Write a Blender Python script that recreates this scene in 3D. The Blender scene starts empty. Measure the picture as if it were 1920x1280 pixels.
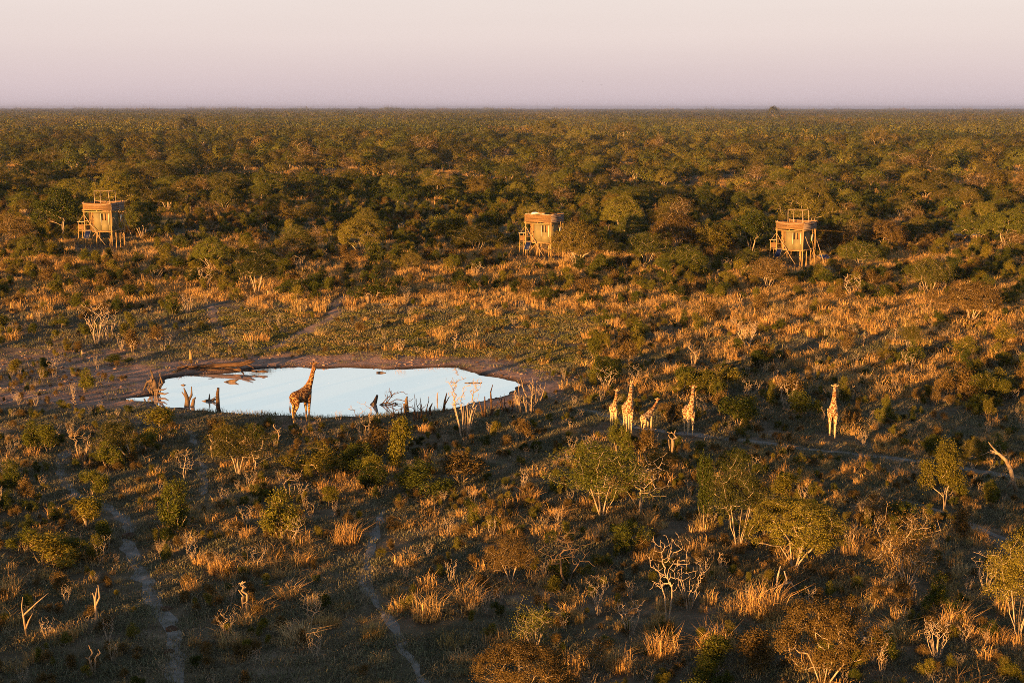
import bpy, bmesh, math, random
import numpy as np
from mathutils import Vector, Matrix, Euler

R = math.radians
sc = bpy.context.scene
COL = sc.collection

# ------------------------------------------------------------------ camera
F_PX, CX, CY, HORIZON = 2667.0, 960.0, 640.0, 202.5      # photo pixels (1920 x 1280)
CAM_H = 25.6
PITCH = math.atan((CY - HORIZON) / F_PX)
cam_d = bpy.data.cameras.new('camera')
cam = bpy.data.objects.new('camera', cam_d)
COL.objects.link(cam)
cam.location = (0, 0, CAM_H)
cam.rotation_euler = (math.pi / 2 - PITCH, 0, 0)
cam_d.sensor_width = 36.0
cam_d.lens = 36.0 * F_PX / 1920.0
cam_d.clip_start = 1.0
cam_d.clip_end = 60000
sc.camera = cam

# ------------------------------------------------------------------ sky, sun, exposure
SUN_EL, SUN_AZ = R(4.6), R(180 + 33)         # clockwise from +Y: low, behind the camera to the left
world = bpy.data.worlds.new('World')
sc.world = world
world.use_nodes = True
wn, wl = world.node_tree.nodes, world.node_tree.links
bg = wn['Background']
sky = wn.new('ShaderNodeTexSky')
sky.sky_type = 'NISHITA'
sky.sun_disc = False
sky.sun_elevation = SUN_EL
sky.sun_rotation = SUN_AZ
sky.dust_density = 2.0
tc = wn.new('ShaderNodeTexCoord')
sep = wn.new('ShaderNodeSeparateXYZ')
wl.new(tc.outputs['Generated'], sep.inputs[0])
ramp = wn.new('ShaderNodeValToRGB')          # dusty evening air opposite the sun: lilac at the horizon, rose, then pale blue
e = ramp.color_ramp.elements
SKY = [(0.0, (1.78, 1.45, 1.56)), (0.022, (1.93, 1.59, 1.64)), (0.045, (2.1, 1.77, 1.76)), (0.085, (2.22, 1.92, 1.87)), (0.16, (1.95, 2.1, 2.12)),
       (0.26, (1.8, 2.1, 2.2)), (0.38, (0.6, 0.8, 1.05)), (1.0, (0.24, 0.36, 0.56))]
while len(e) < len(SKY):
    e.new(0.5)
for el, (p, c) in zip(e, SKY):
    el.position = p
    el.color = (c[0] / 10, c[1] / 10, c[2] / 10, 1)
wl.new(sep.outputs['Z'], ramp.inputs[0])
sc10 = wn.new('ShaderNodeVectorMath'); sc10.operation = 'SCALE'; sc10.inputs['Scale'].default_value = 10.0
wl.new(ramp.outputs[0], sc10.inputs[0])
add = wn.new('ShaderNodeVectorMath'); add.operation = 'ADD'
nis = wn.new('ShaderNodeVectorMath'); nis.operation = 'SCALE'; nis.inputs['Scale'].default_value = 0.09
wl.new(sky.outputs[0], nis.inputs[0])
wl.new(sc10.outputs[0], add.inputs[0]); wl.new(nis.outputs[0], add.inputs[1])
mp = wn.new('ShaderNodeMapping'); mp.inputs['Scale'].default_value = (2.0, 2.0, 26.0)      # faint uneven dust bands
wl.new(tc.outputs['Generated'], mp.inputs[0])
dn = wn.new('ShaderNodeTexNoise'); dn.inputs['Scale'].default_value = 1.3; dn.inputs['Detail'].default_value = 3.0
wl.new(mp.outputs[0], dn.inputs['Vector'])
dr = wn.new('ShaderNodeMapRange'); dr.inputs['To Min'].default_value = 0.955; dr.inputs['To Max'].default_value = 1.045
wl.new(dn.outputs['Fac'], dr.inputs['Value'])
du = wn.new('ShaderNodeVectorMath'); du.operation = 'SCALE'
wl.new(add.outputs[0], du.inputs[0]); wl.new(dr.outputs[0], du.inputs['Scale'])
wl.new(du.outputs[0], bg.inputs['Color'])
bg.inputs['Strength'].default_value = 0.10

sun_d = bpy.data.lights.new('sun', 'SUN')
sun_d.energy = 5.0
sun_d.angle = R(0.55)
sun_d.color = (1.0, 0.49, 0.13)
sun = bpy.data.objects.new('sun', sun_d)
COL.objects.link(sun)
to_sun = Vector((math.sin(SUN_AZ) * math.cos(SUN_EL), math.cos(SUN_AZ) * math.cos(SUN_EL), math.sin(SUN_EL)))
sun.rotation_euler = to_sun.to_track_quat('Z', 'Y').to_euler()
sun.location = (-60, -90, 60)

vs = sc.view_settings
vs.view_transform = 'Standard'
vs.look = 'None'
vs.exposure = 1.85
vs.gamma = 1.0
sc.cycles.max_bounces = 6
sc.cycles.diffuse_bounces = 2
sc.cycles.glossy_bounces = 3
sc.cycles.transmission_bounces = 2
sc.cycles.volume_bounces = 0
sc.cycles.use_denoising = False
sc.cycles.filter_width = 0.85

# ------------------------------------------------------------------ helpers
rng = np.random.default_rng(11)
random.seed(11)


def tag(o, label=None, cat=None, group=None, kind=None):
    if label: o['label'] = label
    if cat: o['category'] = cat
    if group: o['group'] = group
    if kind: o['kind'] = kind
    return o


def make_mesh(name, V, faces_list, mats=(), face_v=None, mat_idx=None, smooth=False):
    """V (n,3); faces_list: list of int arrays (m,k)."""
    me = bpy.data.meshes.new(name)
    V = np.asarray(V, dtype=np.float32)
    loops = np.concatenate([np.asarray(f, dtype=np.int32).ravel() for f in faces_list]) if faces_list else np.zeros(0, np.int32)
    tot = np.concatenate([np.full(len(f), np.asarray(f).shape[1], np.int32) for f in faces_list])
    start = np.concatenate([[0], np.cumsum(tot)[:-1]]).astype(np.int32)
    me.vertices.add(len(V)); me.vertices.foreach_set('co', V.ravel())
    me.loops.add(len(loops)); me.loops.foreach_set('vertex_index', loops)
    me.polygons.add(len(tot)); me.polygons.foreach_set('loop_start', start); me.polygons.foreach_set('loop_total', tot)
    for m in mats: me.materials.append(m)
    if mat_idx is not None: me.polygons.foreach_set('material_index', np.asarray(mat_idx, np.int32))
    if smooth: me.polygons.foreach_set('use_smooth', np.ones(len(tot), bool))
    if face_v is not None:
        a = me.attributes.new('v', 'FLOAT', 'FACE'); a.data.foreach_set('value', np.asarray(face_v, np.float32))
    me.update(calc_edges=True)
    return me


def ob(name, me, parent=None, loc=None, rz=0.0, s=1.0):
    o = bpy.data.objects.new(name, me)
    COL.objects.link(o)
    if parent is not None: o.parent = parent
    if loc is not None: o.location = loc
    if rz: o.rotation_euler = (0, 0, rz)
    if s != 1.0: o.scale = (s, s, s) if np.isscalar(s) else s
    return o


class MB:
    """collects vertices / faces for one mesh"""
    def __init__(self): self.v, self.q, self.t, self.n, self.fv = [], [], [], 0, []
    def add(self, V, Q=None, T=None):
        V = np.asarray(V, float)
        self.v.append(V)
        if Q is not None and len(Q): self.q.append(np.asarray(Q, int) + self.n)
        if T is not None and len(T): self.t.append(np.asarray(T, int) + self.n)
        self.n += len(V)
    def tube(self, pts, rad, sides=6, cap=True, flat=1.0):
        pts = np.asarray(pts, float); n = len(pts)
        rad = np.broadcast_to(np.asarray(rad, float), (n,))
        d = np.gradient(pts, axis=0); d /= np.linalg.norm(d, axis=1)[:, None] + 1e-9
        up = np.array([0.31, 0.17, 0.93]) if abs(d[:, 2]).mean() < 0.8 else np.array([0.96, 0.2, 0.1])
        a = np.cross(d, up); a /= np.linalg.norm(a, axis=1)[:, None] + 1e-9
        b = np.cross(d, a)
        th = np.linspace(0, 2 * math.pi, sides, endpoint=False)
        V = pts[:, None, :] + rad[:, None, None] * (np.cos(th)[None, :, None] * a[:, None, :] + flat * np.sin(th)[None, :, None] * b[:, None, :])
        V = V.reshape(-1, 3)
        i = np.arange(n - 1)[:, None] * sides; j = np.arange(sides)[None, :]; j2 = (j + 1) % sides
        Q = np.stack([i + j, i + j2, i + sides + j2, i + sides + j], -1).reshape(-1, 4)
        T = None
        if cap:
            V = np.vstack([V, pts[0], pts[-1]]); c0, c1 = n * sides, n * sides + 1
            jj = np.arange(sides); j2 = (jj + 1) % sides
            T = np.vstack([np.stack([jj * 0 + c0, j2, jj], -1), np.stack([jj * 0 + c1, (n - 1) * sides + jj, (n - 1) * sides + j2], -1)])
        self.add(V, Q, T)
    def box(self, c, s, rot=None):
        c = np.asarray(c, float); s = np.asarray(s, float) / 2
        V = np.array([[x, y, z] for x in (-1, 1) for y in (-1, 1) for z in (-1, 1)], float) * s
        if rot is not None: V = V @ np.array(rot.to_matrix()).T
        self.add(V + c, [[0, 1, 3, 2], [4, 6, 7, 5], [0, 4, 5, 1], [2, 3, 7, 6], [0, 2, 6, 4], [1, 5, 7, 3]])
    def mesh(self, name, mats, smooth=False, face_v=None):
        F = []
        if self.q: F.append(np.vstack(self.q))
        if self.t: F.append(np.vstack(self.t))
        return make_mesh(name, np.vstack(self.v), F, mats if isinstance(mats, (list, tuple)) else [mats], smooth=smooth, face_v=face_v)
    def build(self, name, mats, parent=None, smooth=False, **k): return ob(name, self.mesh(name, mats, smooth), parent, **k)


def hash2(ix, iy, seed):
    h = (ix.astype(np.int64) * 374761393 + iy.astype(np.int64) * 668265263 + seed * 982451653) & 0xFFFFFFFF
    h = ((h ^ (h >> 13)) * 1274126177) & 0xFFFFFFFF
    return ((h ^ (h >> 16)) & 0xFFFF) / 65535.0


def vnoise(x, y, seed=0):
    x = np.asarray(x, float); y = np.asarray(y, float)
    ix, iy = np.floor(x), np.floor(y); fx, fy = x - ix, y - iy
    fx = fx * fx * (3 - 2 * fx); fy = fy * fy * (3 - 2 * fy)
    a, b = hash2(ix, iy, seed), hash2(ix + 1, iy, seed)
    c, d = hash2(ix, iy + 1, seed), hash2(ix + 1, iy + 1, seed)
    return (a * (1 - fx) + b * fx) * (1 - fy) + (c * (1 - fx) + d * fx) * fy


def sstep(t):
    t = np.clip(t, 0, 1); return t * t * (3 - 2 * t)


# ------------------------------------------------------------------ where photo pixels lie in the place
cp, sp = math.cos(PITCH), math.sin(PITCH)


def ray(px, py):
    a, b = (px - CX) / F_PX, -(py - CY) / F_PX
    return np.array([a, cp + b * sp, -sp + b * cp])


def project(x, y, z):
    x, y, z = np.asarray(x, float), np.asarray(y, float), np.asarray(z, float) - CAM_H
    depth = y * cp - z * sp
    upc = y * sp + z * cp
    depth = np.where(np.abs(depth) < 1e-3, 1e-3, depth)
    return CX + F_PX * x / depth, CY - F_PX * upc / depth, depth


def on_plane(px, py, z):
    d = ray(px, py); t = (z - CAM_H) / d[2]
    return np.array([d[0] * t, d[1] * t, z])


WATER_Z = -0.22
POND_PX = [(240, 748), (262, 744), (288, 742), (300, 734), (305, 720), (312, 709), (335, 706), (360, 703), (400, 702), (440, 699), (470, 692), (500, 690), (560, 689), (600, 691),
           (650, 689), (700, 691), (722, 694), (745, 692), (790, 690), (840, 688), (860, 689), (875, 696), (900, 702), (925, 707), (950, 711), (968, 716), (975, 722),
           (962, 730), (955, 739), (930, 745), (905, 751), (880, 757), (860, 763), (840, 768), (800, 772), (760, 774), (720, 778), (690, 779), (640, 781), (600, 782),
           (560, 780), (500, 777), (440, 774), (400, 773), (375, 769), (350, 766), (320, 764), (300, 760), (285, 753), (262, 751)]
POND = np.array([on_plane(px, py, WATER_Z)[:2] for px, py in POND_PX])


def pond_sd(x, y):
    """signed distance to the water's edge, negative inside"""
    x = np.asarray(x, float).ravel(); y = np.asarray(y, float).ravel()
    out = np.full(x.shape, 60.0)
    lo, hi = POND.min(0) - 20, POND.max(0) + 20
    m = (x > lo[0]) & (x < hi[0]) & (y > lo[1]) & (y < hi[1])
    if not m.any(): return out
    px, py = x[m], y[m]
    best = np.full(px.shape, 1e9); inside = np.zeros(px.shape, bool)
    n = len(POND)
    for i in range(n):
        ax, ay = POND[i]; bx, by = POND[(i + 1) % n]
        dx, dy = bx - ax, by - ay
        t = np.clip(((px - ax) * dx + (py - ay) * dy) / (dx * dx + dy * dy), 0, 1)
        best = np.minimum(best, (px - ax - t * dx) ** 2 + (py - ay - t * dy) ** 2)
        c = ((ay > py) != (by > py)) & (px < dx * (py - ay) / (dy if abs(dy) > 1e-9 else 1e-9) + ax)
        inside ^= c
    out[m] = np.sqrt(best) * np.where(inside, -1, 1)
    return out


def ground_z(x, y):
    shp = np.shape(x)
    x = np.asarray(x, float).ravel(); y = np.asarray(y, float).ravel()
    rise = 3.2 * np.clip((44 - x) / 110, 0, 1) * sstep((y - 152) / 75)
    near = np.clip(1 - (np.hypot(x, y) - 300) / 300, 0, 1)
    bumps = 0.5 * (vnoise(x / 23, y / 23, 3) - 0.5) + near * (0.22 * (vnoise(x / 6, y / 6, 4) - 0.5) + 0.11 * (vnoise(x / 2.1, y / 2.1, 5) - 0.5))
    z = rise + bumps + 1.3 * sstep((y - 139) / 34)
    sd = pond_sd(x, y)
    t = sstep(sd / 6.0)
    shore = WATER_Z + np.where(sd > 0, 0.12 * np.minimum(sd, 1.0) + (0.05 + 0.10 * np.clip(1 - sd / 3, 0, 1)) * (vnoise(x / 1.2, y / 1.2, 9) - 0.45) + 0.02, 0.25 * np.maximum(sd, -3) + 0.22 * np.clip(1 + sd / 1.6, 0, 1) * (vnoise(x / 1.2, y / 1.2, 9) - 0.45))
    z = np.where(sd < 6, shore * (1 - t) + z * t, z)
    return z.reshape(shp) if shp else float(z[0])


def at(px, py):
    """ground point seen at a photo pixel"""
    d = ray(px, py); z = 0.0
    for _ in range(14):
        t = (z - CAM_H) / d[2]
        z = ground_z(np.array([d[0] * t]), np.array([d[1] * t]))[0]
    return np.array([d[0] * t, d[1] * t, z])


def ppm(p):
    return F_PX / project(p[0], p[1], p[2])[2]     # photo pixels per metre at a point


# ------------------------------------------------------------------ materials
def new_mat(name):
    m = bpy.data.materials.new(name); m.use_nodes = True
    nt = m.node_tree
    for n in list(nt.nodes):
        if n.type != 'OUTPUT_MATERIAL': nt.nodes.remove(n)
    return m, nt, nt.nodes['Material Output']


def node(nt, t, **k):
    n = nt.nodes.new(t)
    for a, b in k.items(): setattr(n, a, b)
    return n


def set_ramp(rn, stops):
    e = rn.color_ramp.elements
    while len(e) < len(stops): e.new(0.5)
    for el, (p, c) in zip(e, stops):
        el.position = p; el.color = (*c, 1)


def leaf_mat(name, stops, trans=0.25, spread=0.5):
    m, nt, out = new_mat(name)
    oi = node(nt, 'ShaderNodeObjectInfo'); rp = node(nt, 'ShaderNodeValToRGB'); set_ramp(rp, stops)
    nt.links.new(oi.outputs['Random'], rp.inputs[0])
    at_ = node(nt, 'ShaderNodeAttribute', attribute_name='v')
    mr = node(nt, 'ShaderNodeMapRange'); mr.inputs['To Min'].default_value = 1 - spread; mr.inputs['To Max'].default_value = 1 + spread
    nt.links.new(at_.outputs['Fac'], mr.inputs['Value'])
    vm = node(nt, 'ShaderNodeVectorMath', operation='SCALE')
    nt.links.new(rp.outputs[0], vm.inputs[0]); nt.links.new(mr.outputs[0], vm.inputs['Scale'])
    df = node(nt, 'ShaderNodeBsdfDiffuse'); tr = node(nt, 'ShaderNodeBsdfTranslucent'); mx = node(nt, 'ShaderNodeMixShader')
    mx.inputs[0].default_value = trans
    nt.links.new(vm.outputs[0], df.inputs['Color']); nt.links.new(vm.outputs[0], tr.inputs['Color'])
    nt.links.new(df.outputs[0], mx.inputs[1]); nt.links.new(tr.outputs[0], mx.inputs[2])
    nt.links.new(mx.outputs[0], out.inputs[0])
    return m


def rough_mat(name, c1, c2, scale=3.0, stretch=(1, 1, 1), rough=0.85, bump=0.0, coords='Object', detail=4.0, spec=0.2):
    m, nt, out = new_mat(name)
    t = node(nt, 'ShaderNodeTexCoord'); mp = node(nt, 'ShaderNodeMapping'); mp.inputs['Scale'].default_value = stretch
    nt.links.new(t.outputs[coords], mp.inputs[0])
    nz = node(nt, 'ShaderNodeTexNoise'); nz.inputs['Scale'].default_value = scale; nz.inputs['Detail'].default_value = detail
    nt.links.new(mp.outputs[0], nz.inputs['Vector'])
    rp = node(nt, 'ShaderNodeValToRGB'); set_ramp(rp, [(0.3, c1), (0.7, c2)])
    nt.links.new(nz.outputs['Fac'], rp.inputs[0])
    b = node(nt, 'ShaderNodeBsdfPrincipled'); b.inputs['Roughness'].default_value = rough
    b.inputs['Specular IOR Level'].default_value = spec
    nt.links.new(rp.outputs[0], b.inputs['Base Color'])
    if bump:
        bp = node(nt, 'ShaderNodeBump'); bp.inputs['Strength'].default_value = bump; bp.inputs['Distance'].default_value = 0.05
        nt.links.new(nz.outputs['Fac'], bp.inputs['Height']); nt.links.new(bp.outputs[0], b.inputs['Normal'])
    nt.links.new(b.outputs[0], out.inputs[0])
    return m


M = {}
# foliage: warm olive, yellow green, brown (leaf colours of different bushes)
M['dome_leaf'] = leaf_mat('thorn_foliage', [(0.0, (0.045, 0.05, 0.014)), (0.2, (0.10, 0.08, 0.02)), (0.4, (0.074, 0.082, 0.017)), (0.6, (0.108, 0.112, 0.02)), (0.8, (0.125, 0.092, 0.024)), (0.92, (0.15, 0.145, 0.024)), (1.0, (0.16, 0.105, 0.036))], 0.2, 0.4)
M['green_leaf'] = leaf_mat('broad_foliage', [(0.0, (0.034, 0.045, 0.012)), (0.35, (0.062, 0.074, 0.015)), (0.7, (0.10, 0.104, 0.018)), (1.0, (0.125, 0.098, 0.02))], 0.3)
M['yellow_leaf'] = leaf_mat('bright_foliage', [(0.0, (0.12, 0.118, 0.02)), (1.0, (0.18, 0.148, 0.026))], 0.3)
M['brown_leaf'] = leaf_mat('dry_foliage', [(0.0, (0.095, 0.064, 0.022)), (1.0, (0.13, 0.085, 0.03))], 0.2)
M['straw'] = leaf_mat('dry_grass_blades', [(0.0, (0.38, 0.225, 0.085)), (0.4, (0.55, 0.335, 0.125)), (0.75, (0.48, 0.31, 0.12)), (0.9, (0.29, 0.21, 0.08)), (1.0, (0.56, 0.39, 0.20))], 0.25)
M['short'] = leaf_mat('short_grass_blades', [(0.0, (0.12, 0.12, 0.07)), (0.35, (0.19, 0.165, 0.105)), (0.6, (0.10, 0.115, 0.06)), (0.85, (0.24, 0.20, 0.125)), (1.0, (0.33, 0.24, 0.14))], 0.2)
M['forb'] = leaf_mat('low_green_leaves', [(0.0, (0.12, 0.13, 0.036)), (0.4, (0.19, 0.175, 0.05)), (0.75, (0.25, 0.195, 0.07)), (1.0, (0.32, 0.22, 0.10))], 0.25)
M['bark'] = rough_mat('grey_bark', (0.16, 0.11, 0.07), (0.36, 0.27, 0.18), 5, (1, 1, 0.35), 0.9)
M['pale'] = rough_mat('bleached_wood', (0.22, 0.165, 0.115), (0.44, 0.34, 0.25), 6, (1, 1, 0.3), 0.85)
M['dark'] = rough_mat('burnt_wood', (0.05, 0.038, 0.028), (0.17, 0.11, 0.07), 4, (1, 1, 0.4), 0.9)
M['log'] = rough_mat('fallen_log_wood', (0.022, 0.014, 0.010), (0.12, 0.066, 0.036), 3, (0.4, 2, 2), 0.85, 0.4)
M['pole'] = rough_mat('peeled_pole_wood', (0.22, 0.135, 0.055), (0.36, 0.235, 0.10), 4, (1, 1, 0.3), 0.8)
M['stick'] = rough_mat('stick_cladding', (0.12, 0.066, 0.03), (0.26, 0.15, 0.065), 9, (1, 1, 3), 0.9)
M['weathered'] = rough_mat('weathered_stick', (0.16, 0.12, 0.10), (0.28, 0.21, 0.17), 8, (0.5, 0.5, 4), 0.9)
M['canvas'] = rough_mat('khaki_canvas', (0.15, 0.125, 0.062), (0.185, 0.155, 0.08), 2.5, (1, 1, 1), 0.95, 0.05)
M['canvas_brown'] = rough_mat('faded_canvas', (0.20, 0.125, 0.085), (0.29, 0.19, 0.13), 3, (1, 1, 1), 0.95, 0.1)
M['strap'] = rough_mat('pale_strap', (0.55, 0.48, 0.36), (0.62, 0.55, 0.43), 5)
M['white_cloth'] = rough_mat('white_bedding', (0.60, 0.57, 0.55), (0.75, 0.73, 0.70), 4, bump=0.2)
M['net'] = rough_mat('window_netting', (0.012, 0.010, 0.010), (0.03, 0.024, 0.02), 5)
M['deck'] = rough_mat('deck_board', (0.20, 0.13, 0.07), (0.30, 0.20, 0.11), 5, (0.3, 3, 1), 0.85)
M['frame'] = rough_mat('metal_frame', (0.25, 0.24, 0.23), (0.33, 0.32, 0.31), 5, rough=0.5, spec=0.4)
M['cell'] = rough_mat('solar_cell', (0.005, 0.010, 0.05), (0.008, 0.016, 0.075), 2, rough=0.5, spec=0.15)
M['cell_blue'] = rough_mat('blue_solar_cell', (0.018, 0.035, 0.12), (0.025, 0.05, 0.16), 2, rough=0.45, spec=0.2)
M['hoof'] = rough_mat('hoof_horn', (0.10, 0.08, 0.06), (0.16, 0.12, 0.09), 5)
M['hair'] = rough_mat('dark_hair', (0.03, 0.018, 0.01), (0.06, 0.035, 0.02), 9)
M['mane'] = rough_mat('brown_mane', (0.16, 0.07, 0.03), (0.24, 0.11, 0.045), 9)
M['eye'] = rough_mat('dark_eye', (0.008, 0.006, 0.005), (0.012, 0.01, 0.008), 5, rough=0.2, spec=0.5)
M['feather'] = rough_mat('dark_feather', (0.05, 0.045, 0.05), (0.08, 0.07, 0.075), 5)
M['dung'] = rough_mat('dry_dung', (0.06, 0.03, 0.018), (0.10, 0.055, 0.03), 9, bump=0.5)
M['red_sand'] = rough_mat('reddish_trodden_sand', (0.20, 0.125, 0.095), (0.38, 0.25, 0.19), 1.6, (1, 1, 1), 0.95, 0.5, detail=8.0, spec=0.1)
M['sand'] = rough_mat('trodden_sand', (0.13, 0.112, 0.095), (0.28, 0.25, 0.225), 1.6, (1, 1, 1), 0.95, 0.5, detail=8.0, spec=0.1)


def ground_mat():
    m, nt, out = new_mat('bush_ground')
    t = node(nt, 'ShaderNodeTexCoord')
    def noise(s, d=5.0):
        n = node(nt, 'ShaderNodeTexNoise'); n.inputs['Scale'].default_value = s; n.inputs['Detail'].default_value = d
        nt.links.new(t.outputs['Object'], n.inputs['Vector']); return n
    n1, n2, n3 = noise(0.13), noise(0.9, 8), noise(5.0, 6)
    r1 = node(nt, 'ShaderNodeValToRGB'); set_ramp(r1, [(0.35, (0.085, 0.075, 0.045)), (0.52, (0.15, 0.115, 0.075)), (0.7, (0.20, 0.155, 0.115))])
    r2 = node(nt, 'ShaderNodeValToRGB'); set_ramp(r2, [(0.3, (0.45, 0.43, 0.38)), (0.7, (1.25, 1.2, 1.15))])
    nt.links.new(n1.outputs['Fac'], r1.inputs[0]); nt.links.new(n2.outputs['Fac'], r2.inputs[0])
    mul = node(nt, 'ShaderNodeVectorMath', operation='MULTIPLY')
    nt.links.new(r1.outputs[0], mul.inputs[0]); nt.links.new(r2.outputs[0], mul.inputs[1])
    # trampled mud round the waterhole
    a = node(nt, 'ShaderNodeAttribute', attribute_name='mud')
    r3 = node(nt, 'ShaderNodeValToRGB'); set_ramp(r3, [(0.3, (0.22, 0.125, 0.09)), (0.65, (0.40, 0.245, 0.18))])
    nt.links.new(n2.outputs['Fac'], r3.inputs[0])
    mx = node(nt, 'ShaderNodeMix', data_type='RGBA'); nt.links.new(a.outputs['Fac'], mx.inputs[0])
    nt.links.new(mul.outputs[0], mx.inputs[6]); nt.links.new(r3.outputs[0], mx.inputs[7])
    w = node(nt, 'ShaderNodeAttribute', attribute_name='wet')
    mx2 = node(nt, 'ShaderNodeMix', data_type='RGBA'); nt.links.new(w.outputs['Fac'], mx2.inputs[0])
    nt.links.new(mx.outputs[2], mx2.inputs[6]); mx2.inputs[7].default_value = (0.035, 0.024, 0.018, 1)
    b = node(nt, 'ShaderNodeBsdfPrincipled'); b.inputs['Roughness'].default_value = 0.95; b.inputs['Specular IOR Level'].default_value = 0.1
    nt.links.new(mx2.outputs[2], b.inputs['Base Color'])
    hs = node(nt, 'ShaderNodeMath', operation='ADD'); nt.links.new(n2.outputs['Fac'], hs.inputs[0]); nt.links.new(n3.outputs['Fac'], hs.inputs[1])
    bp = node(nt, 'ShaderNodeBump'); bp.inputs['Strength'].default_value = 0.7; bp.inputs['Distance'].default_value = 0.12
    nt.links.new(hs.outputs[0], bp.inputs['Height']); nt.links.new(bp.outputs[0], b.inputs['Normal'])
    nt.links.new(b.outputs[0], out.inputs[0])
    return m


def water_mat():
    m, nt, out = new_mat('pond_water')
    t = node(nt, 'ShaderNodeTexCoord')
    nz = node(nt, 'ShaderNodeTexNoise'); nz.inputs['Scale'].default_value = 1.6; nz.inputs['Detail'].default_value = 3
    nt.links.new(t.outputs['Object'], nz.inputs['Vector'])
    bp = node(nt, 'ShaderNodeBump'); bp.inputs['Strength'].default_value = 0.08; bp.inputs['Distance'].default_value = 0.05
    nt.links.new(nz.outputs['Fac'], bp.inputs['Height'])
    b = node(nt, 'ShaderNodeBsdfPrincipled')
    b.inputs['Base Color'].default_value = (0.92, 0.94, 0.94, 1)
    b.inputs['Metallic'].default_value = 0.8      # mirror-still at this grazing angle
    b.inputs['Roughness'].default_value = 0.03
    b.inputs['IOR'].default_value = 2.3
    nt.links.new(bp.outputs[0], b.inputs['Normal'])
    nt.links.new(b.outputs[0], out.inputs[0])
    return m


M['ground'], M['water'] = ground_mat(), water_mat()

# ------------------------------------------------------------------ ground, water, paths
def axis(fine_lo, fine_hi, step, lo, hi, g=1.16):
    a = list(np.arange(fine_lo, fine_hi + 1e-6, step)); s = step
    while a[-1] < hi: s *= g; a.append(a[-1] + s)
    s = step; b = []; c = fine_lo
    while c > lo: s *= g; c -= s; b.append(c)
    return np.array(b[::-1] + a)


gx = axis(-78, 78, 0.5, -16000, 16000)
gy = axis(56, 262, 0.5, -400, 22000)
GX, GY = np.meshgrid(gx, gy)
GZ = ground_z(GX, GY)
nx, ny = len(gx), len(gy)
ii = (np.arange(ny - 1)[:, None] * nx + np.arange(nx - 1)[None, :]).ravel()
me = make_mesh('ground', np.stack([GX.ravel(), GY.ravel(), GZ.ravel()], -1), [np.stack([ii, ii + 1, ii + nx + 1, ii + nx], -1)], [M['ground']], smooth=True)
SD = pond_sd(GX, GY)
GU, GV, _ = project(GX.ravel(), GY.ravel(), 0 * GX.ravel())
mud_reach = 5.5 + 4 * (vnoise(GX.ravel() / 5, GY.ravel() / 5, 21) - 0.5) + 15 * np.clip((GX.ravel() * -1 - 26) / 18, 0, 1)
mud = sstep(1.4 - SD / mud_reach)
mud = np.where(GY.ravel() < 122, mud * 0.35, mud)
wet = sstep(1.0 - SD / (0.9 + 0.9 * vnoise(GX.ravel() / 2, GY.ravel() / 2, 22)))
for nm, arr in (('mud', mud), ('wet', wet)):
    a = me.attributes.new(nm, 'FLOAT', 'POINT'); a.data.foreach_set('value', arr.astype(np.float32))
tag(ob('ground', me), 'dry sandy bush ground with trampled mud round the waterhole', kind='structure')

wm = bpy.data.meshes.new('water')
bm = bmesh.new()
# outline a little outside the traced edge so that the mud cuts the shoreline
cen = POND.mean(0)
vsx = [bm.verts.new((p[0] + (p[0] - cen[0]) / max(np.hypot(*(p - cen)), 1) * 0.9, p[1] + (p[1] - cen[1]) / max(np.hypot(*(p - cen)), 1) * 0.9, WATER_Z)) for p in POND]
f = bm.faces.new(vsx)
bmesh.ops.triangulate(bm, faces=[f])
bmesh.ops.recalc_face_normals(bm, faces=bm.faces)
for f in bm.faces:
    if f.normal.z < 0: f.normal_flip()
bm.to_mesh(wm); bm.free()
wm.materials.append(M['water'])
tag(ob('water', wm), 'still pale waterhole mirroring the evening sky', kind='structure')

PATHS = [
    ([(232, 1008), (245, 1045), (268, 1085), (288, 1120), (304, 1150), (326, 1185), (322, 1220), (334, 1262), (345, 1310)], 0.85, 'pale sandy game trail winding down the lower left scrub'),
    ([(232, 1008), (250, 985), (215, 960), (150, 930), (118, 905), (112, 870), (130, 840)], 0.95, 'faint game trail bending back towards the left bank'),
    ([(722, 950), (702, 1000), (690, 1045), (680, 1092), (708, 1135), (735, 1165), (752, 1200), (778, 1250), (800, 1310)], 0.55, 'narrow game trail through grass below the waterhole'),
    ([(1080, 765), (1140, 778), (1185, 800), (1240, 808), (1310, 816), (1400, 827), (1500, 840), (1600, 850), (1700, 863), (1800, 878), (1960, 902)], 0.95, 'grey trail crossing behind the giraffes to the right'),
    ([(515, 652), (545, 635), (590, 611), (620, 597), (632, 582), (622, 570), (655, 552)], 1.5, 'pinkish trail climbing the green bank beyond the waterhole'),
    ([(398, 572), (402, 600), (425, 635), (440, 652)], 1.2, 'short trail down the bank by the dark green bush'),
    ([(352, 800), (368, 835), (378, 870), (386, 905), (380, 930)], 0.7, 'short pale trail below the fallen posts'),
    ([(1650, 925), (1700, 940), (1790, 965), (1850, 1000), (1960, 1030)], 0.6, 'narrow trail past the leafy bush near the bent trunk'),
]
PATH_PTS = []


def smooth_poly(P, step):
    P = np.asarray(P, float)
    for _ in range(3):
        Q = [P[0]]
        for a, b in zip(P[:-1], P[1:]): Q += [a * .75 + b * .25, a * .25 + b * .75]
        Q.append(P[-1]); P = np.array(Q)
    d = np.concatenate([[0], np.cumsum(np.linalg.norm(np.diff(P, axis=0), axis=1))])
    s = np.arange(0, d[-1], step)
    return np.stack([np.interp(s, d, P[:, k]) for k in range(2)], -1)


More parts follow.
